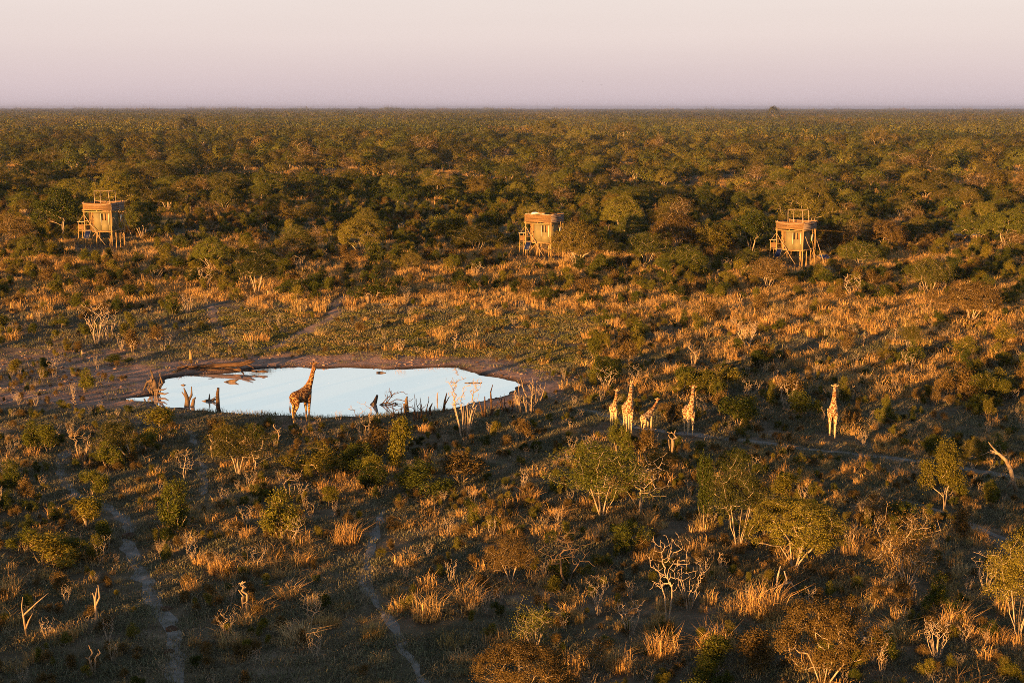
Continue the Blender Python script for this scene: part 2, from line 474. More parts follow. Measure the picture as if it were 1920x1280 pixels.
for pi, (px, w, lab) in enumerate(PATHS):
    w *= 1.0
    C = smooth_poly([at(*p)[:2] for p in px], 0.35)
    T = np.gradient(C, axis=0); T /= np.linalg.norm(T, axis=1)[:, None] + 1e-9
    Nn = np.stack([-T[:, 1], T[:, 0]], -1)
    rows = []
    s = np.arange(len(C)) * 0.35
    wl_ = w * 0.5 * (0.25 + 1.3 * vnoise(s / 1.1, s * 0 + pi, 31)); wr_ = w * 0.5 * (0.25 + 1.3 * vnoise(s / 1.1, s * 0 + pi + 7, 32))
    taper = np.minimum(1, np.minimum(s + 0.2, s[-1] - s + 0.2) / 1.5)
    for k in np.linspace(-1, 1, 7):
        off = np.where(k < 0, k * wl_, k * wr_) * taper
        P = C + Nn * off[:, None]
        rows.append(np.stack([P[:, 0], P[:, 1], ground_z(P[:, 0], P[:, 1]) + 0.035 - 0.03 * k * k], -1))
    V = np.stack(rows, 1).reshape(-1, 3); n = len(C)
    ii = (np.arange(n - 1)[:, None] * 7 + np.arange(6)[None, :]).ravel()
    tag(ob('path', make_mesh('path', V, [np.stack([ii, ii + 1, ii + 8, ii + 7], -1)], [M['red_sand' if pi in (4, 5) else 'sand']], smooth=True)), lab, kind='structure')
    PATH_PTS.append(np.column_stack([C, np.full(n, w * 0.5)]))
PATH_PTS = np.vstack(PATH_PTS)


def path_clear(x, y, extra=0.0):
    """True where no path runs"""
    x = np.asarray(x, float); y = np.asarray(y, float)
    ok = np.ones(x.shape, bool)
    for a in range(0, len(x), 4000):
        s = slice(a, a + 4000)
        d2 = ((x[s, None] - PATH_PTS[None, :, 0]) ** 2 + (y[s, None] - PATH_PTS[None, :, 1]) ** 2) - (PATH_PTS[None, :, 2] + extra) ** 2
        ok[s] = d2.min(1) > 0
    return ok

# ------------------------------------------------------------------ plants
def skeleton(seed, targets, stems, stem_h, stem_out, wob=0.08, sides=5, r_tip=0.0055, r_pow=0.47, base_r=0.12, r_max=0.16):
    """branch mesh that reaches every target from several stems rising out of one base"""
    g = np.random.default_rng(seed)
    nodes, par = [], []
    for k in range(stems):
        a = 2 * math.pi * (k + g.uniform(-.3, .3)) / stems
        o = stem_out * g.uniform(0.45, 1.1)
        prev = -1
        b = np.array([math.cos(a), math.sin(a), 0]) * base_r * g.uniform(0.2, 1)
        for t in (0.0, 0.33, 0.66, 1.0):
            p = b + np.array([math.cos(a) * o * t ** 1.25, math.sin(a) * o * t ** 1.25, stem_h * t * g.uniform(.92, 1.08)])
            p[:2] += g.normal(0, wob * stem_h * 0.4 * t, 2)
            nodes.append(p); par.append(prev); prev = len(nodes) - 1
    order = np.argsort(np.linalg.norm(targets - np.array([0, 0, stem_h]), axis=1))
    for i in order:
        T = targets[i]
        N = np.array(nodes); d = np.linalg.norm(N - T, axis=1) + 0.9 * np.maximum(0, N[:, 2] - T[2] + 0.1)
        j = int(np.argmin(d)); A = N[j]; L = np.linalg.norm(T - A)
        m = 2 if L < 0.9 else 3
        prev = j
        for q in range(1, m + 1):
            t = q / m
            p = A * (1 - t) + T * t + (g.normal(0, wob * L * 0.6, 3) if q < m else 0)
            if q < m: p = p + np.array([0, 0, -0.05 * L])
            nodes.append(p); par.append(prev); prev = len(nodes) - 1
    N = np.array(nodes); par = np.array(par); cnt = np.zeros(len(N))
    child = np.zeros(len(N), int)
    for i in range(len(N)):
        if par[i] >= 0: child[par[i]] += 1
    cnt[child == 0] = 1
    for i in range(len(N) - 1, -1, -1):
        if par[i] >= 0: cnt[par[i]] += cnt[i]
    rad = np.minimum(r_tip * np.maximum(cnt, 1) ** r_pow * 2.0, r_max)
    E = np.array([(par[i], i) for i in range(len(N)) if par[i] >= 0])
    A, B = N[E[:, 0]], N[E[:, 1]]
    ra = np.minimum(rad[E[:, 0]], rad[E[:, 1]] * 1.5); rb = rad[E[:, 1]]
    D = B - A; D /= np.linalg.norm(D, axis=1)[:, None] + 1e-9
    up = np.where(np.abs(D[:, 2:3]) < 0.8, [[0.2, 0.1, 0.97]], [[0.97, 0.2, 0.1]])
    P = np.cross(D, up); P /= np.linalg.norm(P, axis=1)[:, None]; Qv = np.cross(D, P)
    th = np.linspace(0, 2 * math.pi, sides, endpoint=False)
    ring = np.cos(th)[None, :, None] * P[:, None, :] + np.sin(th)[None, :, None] * Qv[:, None, :]
    VA = A[:, None, :] + ra[:, None, None] * ring; VB = B[:, None, :] + rb[:, None, None] * ring + 0.3 * rb[:, None, None] * D[:, None, :]
    V = np.concatenate([VA, VB], 1).reshape(-1, 3)
    k = np.arange(len(E))[:, None] * 2 * sides; j = np.arange(sides)[None, :]; j2 = (j + 1) % sides
    F = np.stack([k + j, k + j2, k + sides + j2, k + sides + j], -1).reshape(-1, 4)
    return V, F


def leaves(seed, targets, per, spread, size, aspect=2.0, outward=None, bias=0.5, up=0.0):
    g = np.random.default_rng(seed)
    n = len(targets) * per
    c = np.repeat(targets, per, 0) + g.normal(0, 1, (n, 3)) * np.asarray(spread)
    nr = g.normal(0, 1, (n, 3))
    if outward is not None:
        o = c - outward; o /= np.linalg.norm(o, axis=1)[:, None] + 1e-9
        nr = nr / np.linalg.norm(nr, axis=1)[:, None] + o * bias * 2
    nr[:, 2] += up
    nr /= np.linalg.norm(nr, axis=1)[:, None]
    t = np.cross(nr, g.normal(0, 1, (n, 3))); t /= np.linalg.norm(t, axis=1)[:, None]
    b = np.cross(nr, t)
    s = size * g.uniform(0.6, 1.35, (n, 1))
    l, w = s * math.sqrt(aspect) / 2, s / math.sqrt(aspect) / 2
    V = np.stack([c - t * l, c + b * w - t * l * 0.1, c + t * l, c - b * w - t * l * 0.1], 1).reshape(-1, 3)
    F = np.arange(4 * n).reshape(-1, 4)
    return V, F, g.uniform(0, 1, n)


def dome_targets(seed, n, H, W, base=0.5, shell=0.35, lump=0.16, flat=1.0, hollow=True):
    g = np.random.default_rng(seed)
    a = g.uniform(0, 2 * math.pi, n); sphi = g.uniform(-0.18, 1, n) ** 1.0
    ph = np.arcsin(np.clip(sphi, -0.18, 1))
    lob = g.integers(3, 6)
    ph0 = g.uniform(0, 6.28, 3)
    r = 1 + lump * (np.sin(lob * a + ph0[0]) * np.cos(ph) + 0.7 * np.sin(2 * a + ph0[1]) + 0.5 * np.sin(5 * ph + 3 * a + ph0[2]))
    r = r * (1 - shell * g.uniform(0, 1, n) ** 1.6)
    hb, hc = H * base, H * (1 - base)
    P = np.stack([W / 2 * r * np.cos(ph) * np.cos(a), W / 2 * r * np.cos(ph) * np.sin(a), hb + hc * r * np.sin(ph) * flat], -1)
    P[:, 2] = np.minimum(P[:, 2], H * 1.03)
    return P


def lobe_targets(seed, n, H, W, lobes, low=0.12):
    g = np.random.default_rng(seed)
    C = np.stack([g.normal(0, W * 0.22, lobes), g.normal(0, W * 0.22, lobes), g.uniform(low + 0.15, 0.82, lobes) * H], -1)
    C[0] = (0, 0, H * 0.8)
    k = g.integers(0, lobes, n)
    d = g.normal(0, 1, (n, 3)); d /= np.linalg.norm(d, axis=1)[:, None]
    r = g.uniform(0.35, 1, n) ** 0.5
    P = C[k] + d * r[:, None] * np.array([W * 0.24, W * 0.24, H * 0.2])
    P[:, 2] = np.clip(P[:, 2], H * low, H)
    return P


LIB = {}          # kind -> list of (trunk mesh, crown mesh, height, width)


def add_plant(kind, seed, targets, H, W, skel, leaf, bark, leafm, outward=None):
    V, F = skeleton(seed, targets, **skel)
    tm = make_mesh(kind + '_trunk', V, [F], [bark])
    cm = None
    if leaf:
        V2, F2, fv = leaves(seed + 1, targets, outward=outward, **leaf)
        V2[:, 2] = np.maximum(V2[:, 2], 0.02)
        cm = make_mesh(kind + '_crown', V2, [F2], [leafm], face_v=fv)
        FV = np.concatenate([np.full(len(F), .5), fv])
        cb = make_mesh(kind + '_whole', np.vstack([V, V2]), [np.vstack([F, F2 + len(V)])], [bark, leafm], face_v=FV, mat_idx=np.concatenate([np.zeros(len(F)), np.ones(len(F2))]))
    else:
        cb = tm
    LIB.setdefault(kind, []).append((tm, cm, H, W, cb))


# thorn trees: pale stems fanning up into a fine, domed crown (unit size ~ 5 m)
for i in range(8):
    H, W = 4.6, [5.2, 4.6, 5.8, 5.0, 4.2, 5.6, 4.8, 5.4][i]
    T = dome_targets(100 + i, 215, H, W, shell=0.24, base=[.52, .45, .5, .56, .4, .5, .48, .54][i], lump=[.08, .12, .16, .10, .14, .18, .12, .09][i])
    add_plant('dome', 200 + i, T, H, W, dict(stems=6 + i % 4, stem_h=H * 0.36, stem_out=W * 0.17, base_r=0.2), dict(per=140, spread=(.2, .2, .10), size=0.069, aspect=2.2, bias=0.55, up=0.15),
              M['pale'], M['dome_leaf'], np.array([0, 0, H * 0.35]))
for i in range(3):      # looser, feathery crowns that show their branches
    H, W = 4.8, [4.2, 5.2, 3.6][i]
    T = dome_targets(130 + i, 150, H, W, base=0.5, lump=0.2, shell=0.5)
    add_plant('loose', 230 + i, T, H, W, dict(stems=5 + i, stem_h=H * 0.42, stem_out=W * 0.2, base_r=0.22), dict(per=120, spread=(.25, .25, .15), size=0.066, aspect=2.4, bias=0.35, up=0.2), M['pale'], M['dome_leaf'], np.array([0, 0, H * 0.3]))
for i in range(2):      # almost bare
    H, W = 4.4, 4.4
    T = dome_targets(140 + i, 130, H, W, base=0.42, lump=0.25, shell=0.8)
    add_plant('sparse', 240 + i, T, H, W, dict(stems=7, stem_h=H * 0.4, stem_out=W * 0.24, base_r=0.25), dict(per=32, spread=(.28, .28, .2), size=0.075, aspect=2.8, bias=0.15), M['pale'], M['brown_leaf'], np.array([0, 0, H * 0.3]))
# leafy bushes (unit ~ 2.2 m)
for i in range(8):
    H, W = 2.2, [1.7, 2.3, 1.4, 2.0, 2.6, 1.6, 2.1, 1.9][i]
    T = lobe_targets(300 + i, 70, H, W, 5 + i % 4)
    add_plant('bush', 320 + i, T, H, W, dict(stems=5, stem_h=H * 0.35, stem_out=W * 0.2, base_r=0.14, r_max=0.05), dict(per=110, spread=(.13, .13, .11), size=0.062, aspect=1.6, bias=0.3, up=0.3), M['bark'], M['green_leaf'], np.array([0, 0, H * 0.4]))
for i in range(4):
    H, W = 2.2, [1.2, 1.7, 1.4, 2.0][i]
    T = lobe_targets(350 + i, 60, H, W, 4 + i % 3)
    add_plant('bright', 360 + i, T, H, W, dict(stems=5, stem_h=H * 0.4, stem_out=W * 0.2, base_r=0.12, r_max=0.05), dict(per=85, spread=(.13, .13, .12), size=0.066, aspect=1.6, bias=0.3, up=0.35), M['bark'], M['yellow_leaf'], np.array([0, 0, H * 0.4]))
for i in range(3):      # brown, twiggy
    H, W = 1.8, [1.8, 1.4, 2.2][i]
    T = lobe_targets(380 + i, 80, H, W, 6)
    add_plant('twiggy', 390 + i, T, H, W, dict(stems=9, stem_h=H * 0.45, stem_out=W * 0.3, base_r=0.16, r_max=0.035), dict(per=36, spread=(.14, .14, .14), size=0.075, aspect=3.2, bias=0.2), M['bark'], M['brown_leaf'], np.array([0, 0, H * 0.4]))
# broad-leaved small trees with a visible trunk (unit ~ 4 m)
for i in range(4):
    H, W = 4.2, [3.2, 3.8, 2.8, 3.5][i]
    T = lobe_targets(400 + i, 120, H, W, 6 + i, low=0.38)
    add_plant('leafy', 420 + i, T, H, W, dict(stems=2 + i % 3, stem_h=H * 0.42, stem_out=W * 0.16, base_r=0.1), dict(per=120, spread=(.2, .2, .16), size=0.082, aspect=1.5, bias=0.4, up=0.3), M['pale'], M['green_leaf'], np.array([0, 0, H * 0.5]))
# bare vase-shaped shrubs and dead trees
for i in range(4):
    H, W = 3.2, [2.4, 2.0, 3.0, 1.8][i]
    g = np.random.default_rng(440 + i); n = 84
    z = g.uniform(0.45, 1, n) * H; rr = W / 2 * (0.35 + 0.65 * z / H) * g.uniform(0.3, 1, n) ** 0.5; a = g.uniform(0, 6.28, n)
    T = np.stack([rr * np.cos(a), rr * np.sin(a), z], -1)
    add_plant('bare', 450 + i, T, H, W, dict(stems=9, stem_h=H * 0.5, stem_out=W * 0.28, base_r=0.22, wob=0.1, r_tip=0.0055, r_max=0.06), None, M['pale'], None)
for i in range(3):
    H, W = 3.6, [2.6, 3.0, 2.2][i]
    g = np.random.default_rng(470 + i); n = 105
    z = g.uniform(0.4, 1, n) * H; a = g.uniform(0, 2.6, n) + (g.random(n) < 0.35) * 2.8; rr = W / 2 * g.uniform(0.2, 1, n)
    T = np.stack([rr * np.cos(a), rr * np.sin(a), z], -1)
    add_plant('dead', 480 + i, T, H, W, dict(stems=2 + i % 2, stem_h=H * 0.42, stem_out=W * 0.2, base_r=0.08, wob=0.10, r_tip=0.0045, r_max=0.065), None, M['pale'], None)
for i in range(1):      # stout bleached vase
    H, W = 4.0, 3.0
    g = np.random.default_rng(495); n = 150
    z = g.uniform(0.5, 1, n) * H; rr = W / 2 * (0.3 + 0.7 * z / H) * g.uniform(0.25, 1, n) ** 0.5; a = g.uniform(0, 6.28, n)
    add_plant('vase', 496, np.stack([rr * np.cos(a), rr * np.sin(a), z], -1), H, W, dict(stems=15, stem_h=H * 0.55, stem_out=W * 0.3, base_r=0.38, wob=0.07, r_tip=0.0068, r_max=0.075), None, M['pale'], None)
for i in range(3):      # broken snags and stumps with only short limbs
    H, W = 2.0, 0.9
    g = np.random.default_rng(500 + i); n = 11
    z = g.uniform(0.4, 1, n) * H; a = g.uniform(0, 6.28, n); rr = W / 2 * g.uniform(0.2, 1, n)
    T = np.stack([rr * np.cos(a), rr * np.sin(a), z], -1)
    add_plant('snag', 510 + i, T, H, W, dict(stems=3, stem_h=H * 0.55, stem_out=W * 0.22, base_r=0.10, wob=0.05, r_tip=0.015, r_max=0.075), None, M['bark'], None)


def blades(seed, n, rad, h, width, lean=0.35, curl=0.25):
    g = np.random.default_rng(seed)
    a = g.uniform(0, 6.28, n); r = rad * g.uniform(0, 1, n) ** 0.6
    base = np.stack([r * np.cos(a), r * np.sin(a), np.full(n, -0.03)], -1)
    hh = h * (0.25 + 0.85 * g.uniform(0, 1, n) ** 1.3)
    wind = g.uniform(0, 6.28)
    la = np.where(g.random(n) < .35, wind + g.normal(0, .4, n), a + g.normal(0, 1.0, n)); le = lean * g.uniform(0.05, 1.25, n) * hh
    d = np.stack([np.cos(la), np.sin(la), 0 * a], -1)
    mid = base + d * le[:, None] * 0.35 + np.array([0, 0, 1]) * (hh * 0.6)[:, None]
    tip = base + d * le[:, None] * (1.1 + curl) + np.array([0, 0, 1]) * (hh * g.uniform(0.42, 1, n))[:, None]
    wa = g.uniform(0, 6.28, n); wv = np.stack([np.cos(wa), np.sin(wa), 0 * wa], -1) * width * g.uniform(.6, 1.3, (n, 1))
    V = np.stack([base - wv, base + wv, mid + wv * 0.8, mid - wv * 0.8, tip], 1).reshape(-1, 3)
    k = np.arange(n)[:, None] * 5
    Q = k + np.array([[0, 1, 2, 3]]); T = k + np.array([[3, 2, 4]])
    v = g.uniform(0, 1, n)
    return V, Q, T, np.concatenate([v, v])


def grass_mesh(name, seed, n, rad, h, width, mat, **k):
    V, Q, T, v = blades(seed, n, rad, h, width, **k)
    return make_mesh(name, V, [Q, T], [mat], face_v=v)


TUFT = [grass_mesh('grass_tuft', 600 + i, 420, 0.5, [1.05, 0.85, 1.15, 0.75][i], 0.010, M['straw'], lean=[.7, 1.0, .6, 1.2][i]) for i in range(4)]
DRY = [grass_mesh('dry_grass', 610 + i, 150, [.75, 1.0, .6, .9][i], [1.05, .8, 1.35, 1.1][i], 0.016, M['straw'], lean=[.7, 1.1, .5, .8][i]) for i in range(4)]
SHORT = [grass_mesh('short_grass', 620 + i, 85, 0.8, [.3, .22, .45, .36][i], 0.013, M['short'], lean=0.9) for i in range(4)]
FORB = []
for i in range(3):
    g = np.random.default_rng(640 + i)
    c = np.stack([g.normal(0, .4, 40), g.normal(0, .4, 40), g.uniform(0.03, [.16, .12, .22][i], 40)], -1)
    V, F, v = leaves(650 + i, c, 7, (.07, .07, .05), 0.085, 1.8, up=0.6)
    V[:, 2] = np.maximum(V[:, 2], 0.0)
    FORB.append(make_mesh('forb', V, [F], [M['forb']], face_v=v))

# far woodland pieces: same crowns with fewer, larger leaf clumps
def far_tree(seed, H, W, base, n, size, lm, lump=0.15, stems=True):
    T = dome_targets(seed, n, H, W, base=base, lump=lump, shell=0.14)
    V, F, v = leaves(seed + 1, T, 8, (W * .045, W * .045, H * .03), size, 1.6, np.array([0, 0, H * .2]), 1.5, 0.2)
    v = .3 + .4 * v
    mats = [lm, M['pale']]; Vs, Fs, mi, fv = [V], [F], [np.zeros(len(F))], [v]
    if stems:
        g = np.random.default_rng(seed + 5); b = MB()
        for k in range(5):
            a = g.uniform(0, 6.28); b.tube([(0, 0, -.2), (math.cos(a) * W * .12, math.sin(a) * W * .12, H * .3), (math.cos(a) * W * .3, math.sin(a) * W * .3, H * .62)], [.14, .09, .04], 4, cap=False)
        V2 = np.vstack(b.v); F2 = np.vstack(b.q) + len(V)
        Vs.append(V2); Fs.append(F2); mi.append(np.ones(len(F2))); fv.append(np.full(len(F2), .5))
    return make_mesh('far_tree', np.vstack(Vs), [np.vstack(Fs)], mats, face_v=np.concatenate(fv), mat_idx=np.concatenate(mi))


FAR = [far_tree(700 + 10 * i, 5.0, [6.5, 5.2, 7.5, 5.8][i], [.42, .36, .45, .3][i], 240, 0.29, M['dome_leaf'], [.12, .2, .16, .24][i]) for i in range(4)]
FAR += [far_tree(760 + 10 * i, 3.6, [4.2, 3.4][i], .2, 150, 0.30, M['green_leaf'], .25, False) for i in range(2)]


def patch(seed, size, n):
    """a hundred-metre piece of distant canopy"""
    g = np.random.default_rng(seed); Vs, Fs, fv, mi = [], [], [], []; off = 0
    for k in range(n):
        H = g.uniform(3.4, 7.0) * (1.7 if g.random() < 0.08 else 1) if k < n * .38 else g.uniform(1.2, 2.6)
        W = H * g.uniform(1.0, 1.7)
        T = dome_targets(seed * 999 + k, 22, H, W, base=0.3, lump=0.12, shell=0.12)
        V, F, v = leaves(seed * 77 + k, T, 2, (W * .07, W * .07, H * .04), 1.0, 1.4, np.array([0, 0, H * .2]), 1.5, 0.2)
        V = V + np.array([g.uniform(-.5, .5) * size, g.uniform(-.5, .5) * size, 0])
        tone = g.uniform(0, 1)
        Vs.append(V); Fs.append(F + off); off += len(V); fv.append(np.clip(v * .25 + tone * .75, 0, 1)); mi.append(np.full(len(F), int(g.random() < .3)))
    return make_mesh('far_canopy', np.vstack(Vs), [np.vstack(Fs)], [M['dome_leaf'], M['green_leaf']], face_v=np.concatenate(fv), mat_idx=np.concatenate(mi))


PATCH = [patch(800 + i, 100.0, 150) for i in range(3)]


# ------------------------------------------------------------------ scatters of uncountable growth
def proto_collection(name, meshes):
    c = bpy.data.collections.new(name)
    for i, me in enumerate(meshes):
        o = bpy.data.objects.new('%s_%02d' % (name, i), me); c.objects.link(o)
    return c


def scatter_object(name, pts, rot, scale, idx, coll, label, scale_z=None):
    me = bpy.data.meshes.new(name)
    me.vertices.add(len(pts)); me.vertices.foreach_set('co', np.asarray(pts, np.float32).ravel())
    for nm, arr, ty in (('rot', rot, 'FLOAT'), ('scl', scale, 'FLOAT'), ('sclz', scale if scale_z is None else scale_z, 'FLOAT'), ('idx', idx, 'INT')):
        a = me.attributes.new(nm, ty, 'POINT'); a.data.foreach_set('value', np.asarray(arr, np.float32 if ty == 'FLOAT' else np.int32))
    o = ob(name, me)
    ng = bpy.data.node_groups.new(name, 'GeometryNodeTree')
    ng.interface.new_socket('Geometry', in_out='INPUT', socket_type='NodeSocketGeometry')
    ng.interface.new_socket('Geometry', in_out='OUTPUT', socket_type='NodeSocketGeometry')
    N, L = ng.nodes, ng.links
    gi, go = N.new('NodeGroupInput'), N.new('NodeGroupOutput')
    ci = N.new('GeometryNodeCollectionInfo'); ci.inputs['Collection'].default_value = coll
    ci.inputs['Separate Children'].default_value = True; ci.inputs['Reset Children'].default_value = True
    ip = N.new('GeometryNodeInstanceOnPoints'); ip.inputs['Pick Instance'].default_value = True
    def attr(nm, ty):
        n = N.new('GeometryNodeInputNamedAttribute'); n.data_type = ty; n.inputs['Name'].default_value = nm; return n.outputs['Attribute']
    cx = N.new('ShaderNodeCombineXYZ'); L.new(attr('rot', 'FLOAT'), cx.inputs['Z'])
    L.new(gi.outputs[0], ip.inputs['Points']); L.new(ci.outputs[0], ip.inputs['Instance'])
    L.new(attr('idx', 'INT'), ip.inputs['Instance Index']); L.new(cx.outputs[0], ip.inputs['Rotation'])
    cs = N.new('ShaderNodeCombineXYZ'); s = attr('scl', 'FLOAT')
    for k in range(2): L.new(s, cs.inputs[k])
    L.new(attr('sclz', 'FLOAT'), cs.inputs[2])
    L.new(cs.outputs[0], ip.inputs['Scale']); L.new(ip.outputs[0], go.inputs[0])
    md = o.modifiers.new('scatter', 'NODES'); md.node_group = ng
    tag(o, label, kind='stuff')
    return o


def rand_area(n, d0, d1, half=0.43, pad=10):
    y = np.sqrt(rng.uniform(d0 * d0, d1 * d1, n)); x = rng.uniform(-1, 1, n) * (half * y + pad)
    keep = rng.uniform(0, 1, n) < 1.0
    return x[keep], y[keep]


def zone(x, y):
    u, v, _ = project(x, y, ground_z(x, y)); return u, v


GIR_PX = [(566, 794), (1150, 797), (1177, 810), (1212, 814), (1291, 815), (1560, 818)]
GIR_AT = [at(*p) for p in GIR_PX]
TOWER_XY = [at(184, 466), at(1008, 487), at(1478, 501)]


def near_clear(x, y):
    """trampled ground under the giraffes"""
    ok = np.ones(len(x), bool)
    for t in TOWER_XY: ok &= ~((np.abs(x - t[0]) < 4.5) & (y > t[1] - 4.5) & (y < t[1] + 5))
    for g_ in GIR_AT: ok &= ~((np.abs(x - g_[0]) < 1.5) & (y > g_[1] - 3.2) & (y < g_[1] + 1.4))
    return ok


# --- where tall dry grass stands (photo: the golden slope beyond the waterhole, clumps near by)
def tall_density(x, y):
    u, v = zone(x, y); n = vnoise(x / 7, y / 7, 41) * 0.6 + vnoise(x / 2.6, y / 2.6, 42) * 0.4
    d = np.zeros(len(x))
    slope = sstep((v - 425) / 60) * sstep((600 + 60 * sstep((u - 1000) / 300) - v) / 50)
    d = np.maximum(d, slope * (0.35 + 0.9 * n))
    right = sstep((u - 1050) / 150) * sstep((v - 560) / 40) * sstep((770 - v) / 60)
    d = np.maximum(d, right * sstep((n - 0.36) / 0.2) * 0.8)
    n7 = vnoise(x / 6, y / 6, 43) * .7 + vnoise(x / 1.8, y / 1.8, 44) * .3
    near = sstep((v - 790) / 40) * (sstep((n7 - 0.50) / 0.12) * 0.8 + 0.22)
    near = near + sstep((v - 1000) / 60) * sstep((u - 850) / 300) * sstep((n7 - 0.40) / 0.15) * 0.5
    d = np.maximum(d, near)
    left = sstep((330 - u) / 200) * sstep((v - 540) / 40) * sstep((740 - v) / 60) * sstep((n - 0.6) / 0.15) * 0.4
    d = np.maximum(d, left)
    clear = sstep((430 - v) / 40) * sstep((n - 0.33) / 0.2) * 0.6
    d = np.maximum(d, clear)
    meadow = sstep((v - 575) / 25) * sstep((705 - v) / 20) * sstep((u - 330) / 60) * sstep((1180 - u) / 120)
    return d * (1 - 0.82 * meadow) + 0.06 * meadow * (n > 0.5), meadow


xa, ya = rand_area(40000, 58, 330); xb, yb = rand_area(16000, 330, 640)
x = np.concatenate([xa, xb]); y = np.concatenate([ya, yb])
d, mdw = tall_density(x, y)
keep = (rng.uniform(0, 1, len(x)) < d) & (pond_sd(x, y) > 4.5) & path_clear(x, y, 0.6) & near_clear(x, y)
x, y = x[keep], y[keep]
print('tall grass', len(x))
scatter_object('tall_dry_grass', np.stack([x, y, ground_z(x, y)], -1), rng.uniform(0, 6.28, len(x)), np.where(y < 118, .25 + .65 * rng.uniform(0, 1, len(x)) ** 1.5, np.where(y > 330, rng.uniform(1.1, 2.0, len(x)), rng.uniform(.55, 1.35, len(x)))), rng.integers(0, 4, len(x)),
               proto_collection('dry_grass_proto', DRY), 'tall dry golden grass covering the slope and clearings')

xs, ys = rand_area(30000, 57, 150); xs2, ys2 = rand_area(30000, 150, 340)
x = np.concatenate([xs, xs2]); y = np.concatenate([ys, ys2]); sz = np.concatenate([rng.uniform(.7, 1.25, len(xs)), rng.uniform(1.1, 1.8, len(xs2))])
sd = pond_sd(x, y); u, v = zone(x, y)
bare = sstep((9 - sd) / 5) * np.where(y < 120, 0.25, 0.95)
bare = np.maximum(bare, sstep((370 - u) / 150) * sstep((v - 640) / 30) * sstep((790 - v) / 40) * 0.85)
pn = vnoise(x / 4, y / 4, 51) * .6 + vnoise(x / 1.3, y / 1.3, 52) * .4
keep = (rng.uniform(0, 1, len(x)) > bare) & (sd > 0.5) & (pn > 0.33) & (path_clear(x, y, 0.05) | (rng.random(len(x)) < 0.75 * sstep((vnoise(x / 1.6, y / 1.6, 97) - .5) / .2))) & near_clear(x, y)
x, y, sz = x[keep], y[keep], sz[keep]
print('short grass', len(x))
scatter_object('short_grass', np.stack([x, y, ground_z(x, y)], -1), rng.uniform(0, 6.28, len(x)), sz, rng.integers(0, 4, len(x)),
               proto_collection('short_grass_proto', SHORT), 'short grey green grass covering the ground')

x, y = rand_area(26000, 120, 215)
d, mdw = tall_density(x, y); sd = pond_sd(x, y)
pn = vnoise(x / 5, y / 5, 61) * .6 + vnoise(x / 1.5, y / 1.5, 62) * .4
keep = (rng.uniform(0, 1, len(x)) < mdw * sstep((pn - 0.28) / 0.2)) & (sd > 3.5 + 4 * vnoise(x / 4, y / 4, 63)) & path_clear(x, y, 0.2)
x, y = x[keep], y[keep]
print('forbs', len(x))
scatter_object('ground_cover_plants', np.stack([x, y, ground_z(x, y)], -1), rng.uniform(0, 6.28, len(x)), rng.uniform(.6, 1.2, len(x)), rng.integers(0, 3, len(x)),
               proto_collection('forb_proto', FORB), 'low green ground cover on the bank beyond the waterhole')

# ------------------------------------------------------------------ single plants
OCC = []                       # (x, y, radius) already taken
COUNT = {'tree': 0, 'bush': 0, 'shrub': 0, 'tuft': 0}
NAMES = {'vase': ('bare_shrub', 'shrub'), 'dome': ('thorn_tree', 'tree'), 'loose': ('thorn_tree', 'tree'), 'sparse': ('thorn_tree', 'tree'), 'leafy': ('leafy_tree', 'tree'), 'bush': ('leafy_bush', 'bush'), 'bright': ('leafy_bush', 'bush'),
         'twiggy': ('twiggy_bush', 'bush'), 'bare': ('bare_shrub', 'shrub'), 'dead': ('dead_tree', 'shrub'), 'snag': ('dead_stump', 'shrub')}


def plant(kind, var, P, H, W, label, group=None, rz=None, leafm=None, barkm=None, cat=None, name=None, tilt=0.0):
    tm, cm, h0, w0, _ = LIB[kind][var % len(LIB[kind])]
    nm, ct = NAMES[kind]; nm = name or nm
    o = bpy.data.objects.new(nm, None); COL.objects.link(o); o.empty_display_size = 0.3
    o.location = (P[0], P[1], P[2] - 0.04); o.rotation_euler = (0, tilt, random.uniform(0, 6.28) if rz is None else rz)
    o.scale = (W / w0, W / w0, H / h0)
    tag(o, label, cat or ct, group)
    t = ob('trunk' if ct == 'tree' or kind == 'snag' else 'stems', tm, o)
    if barkm: t.material_slots[0].link = 'OBJECT'; t.material_slots[0].material = M[barkm]
    if cm:
        c = ob('crown' if ct == 'tree' else 'foliage', cm, o)
        if leafm: c.material_slots[0].link = 'OBJECT'; c.material_slots[0].material = M[leafm]
    COUNT[ct] += 1
    OCC.append((P[0], P[1], W * 0.45))
    return o


def tuft(var, P, s, label, group=None, sz=None):
    o = ob('grass_tuft', TUFT[var % 4], None, (P[0], P[1], P[2] - 0.02), random.uniform(0, 6.28), (s, s, sz or s))
    tag(o, label, 'grass tuft', group); OCC.append((P[0], P[1], 0.4 * s)); COUNT['tuft'] += 1
    return o


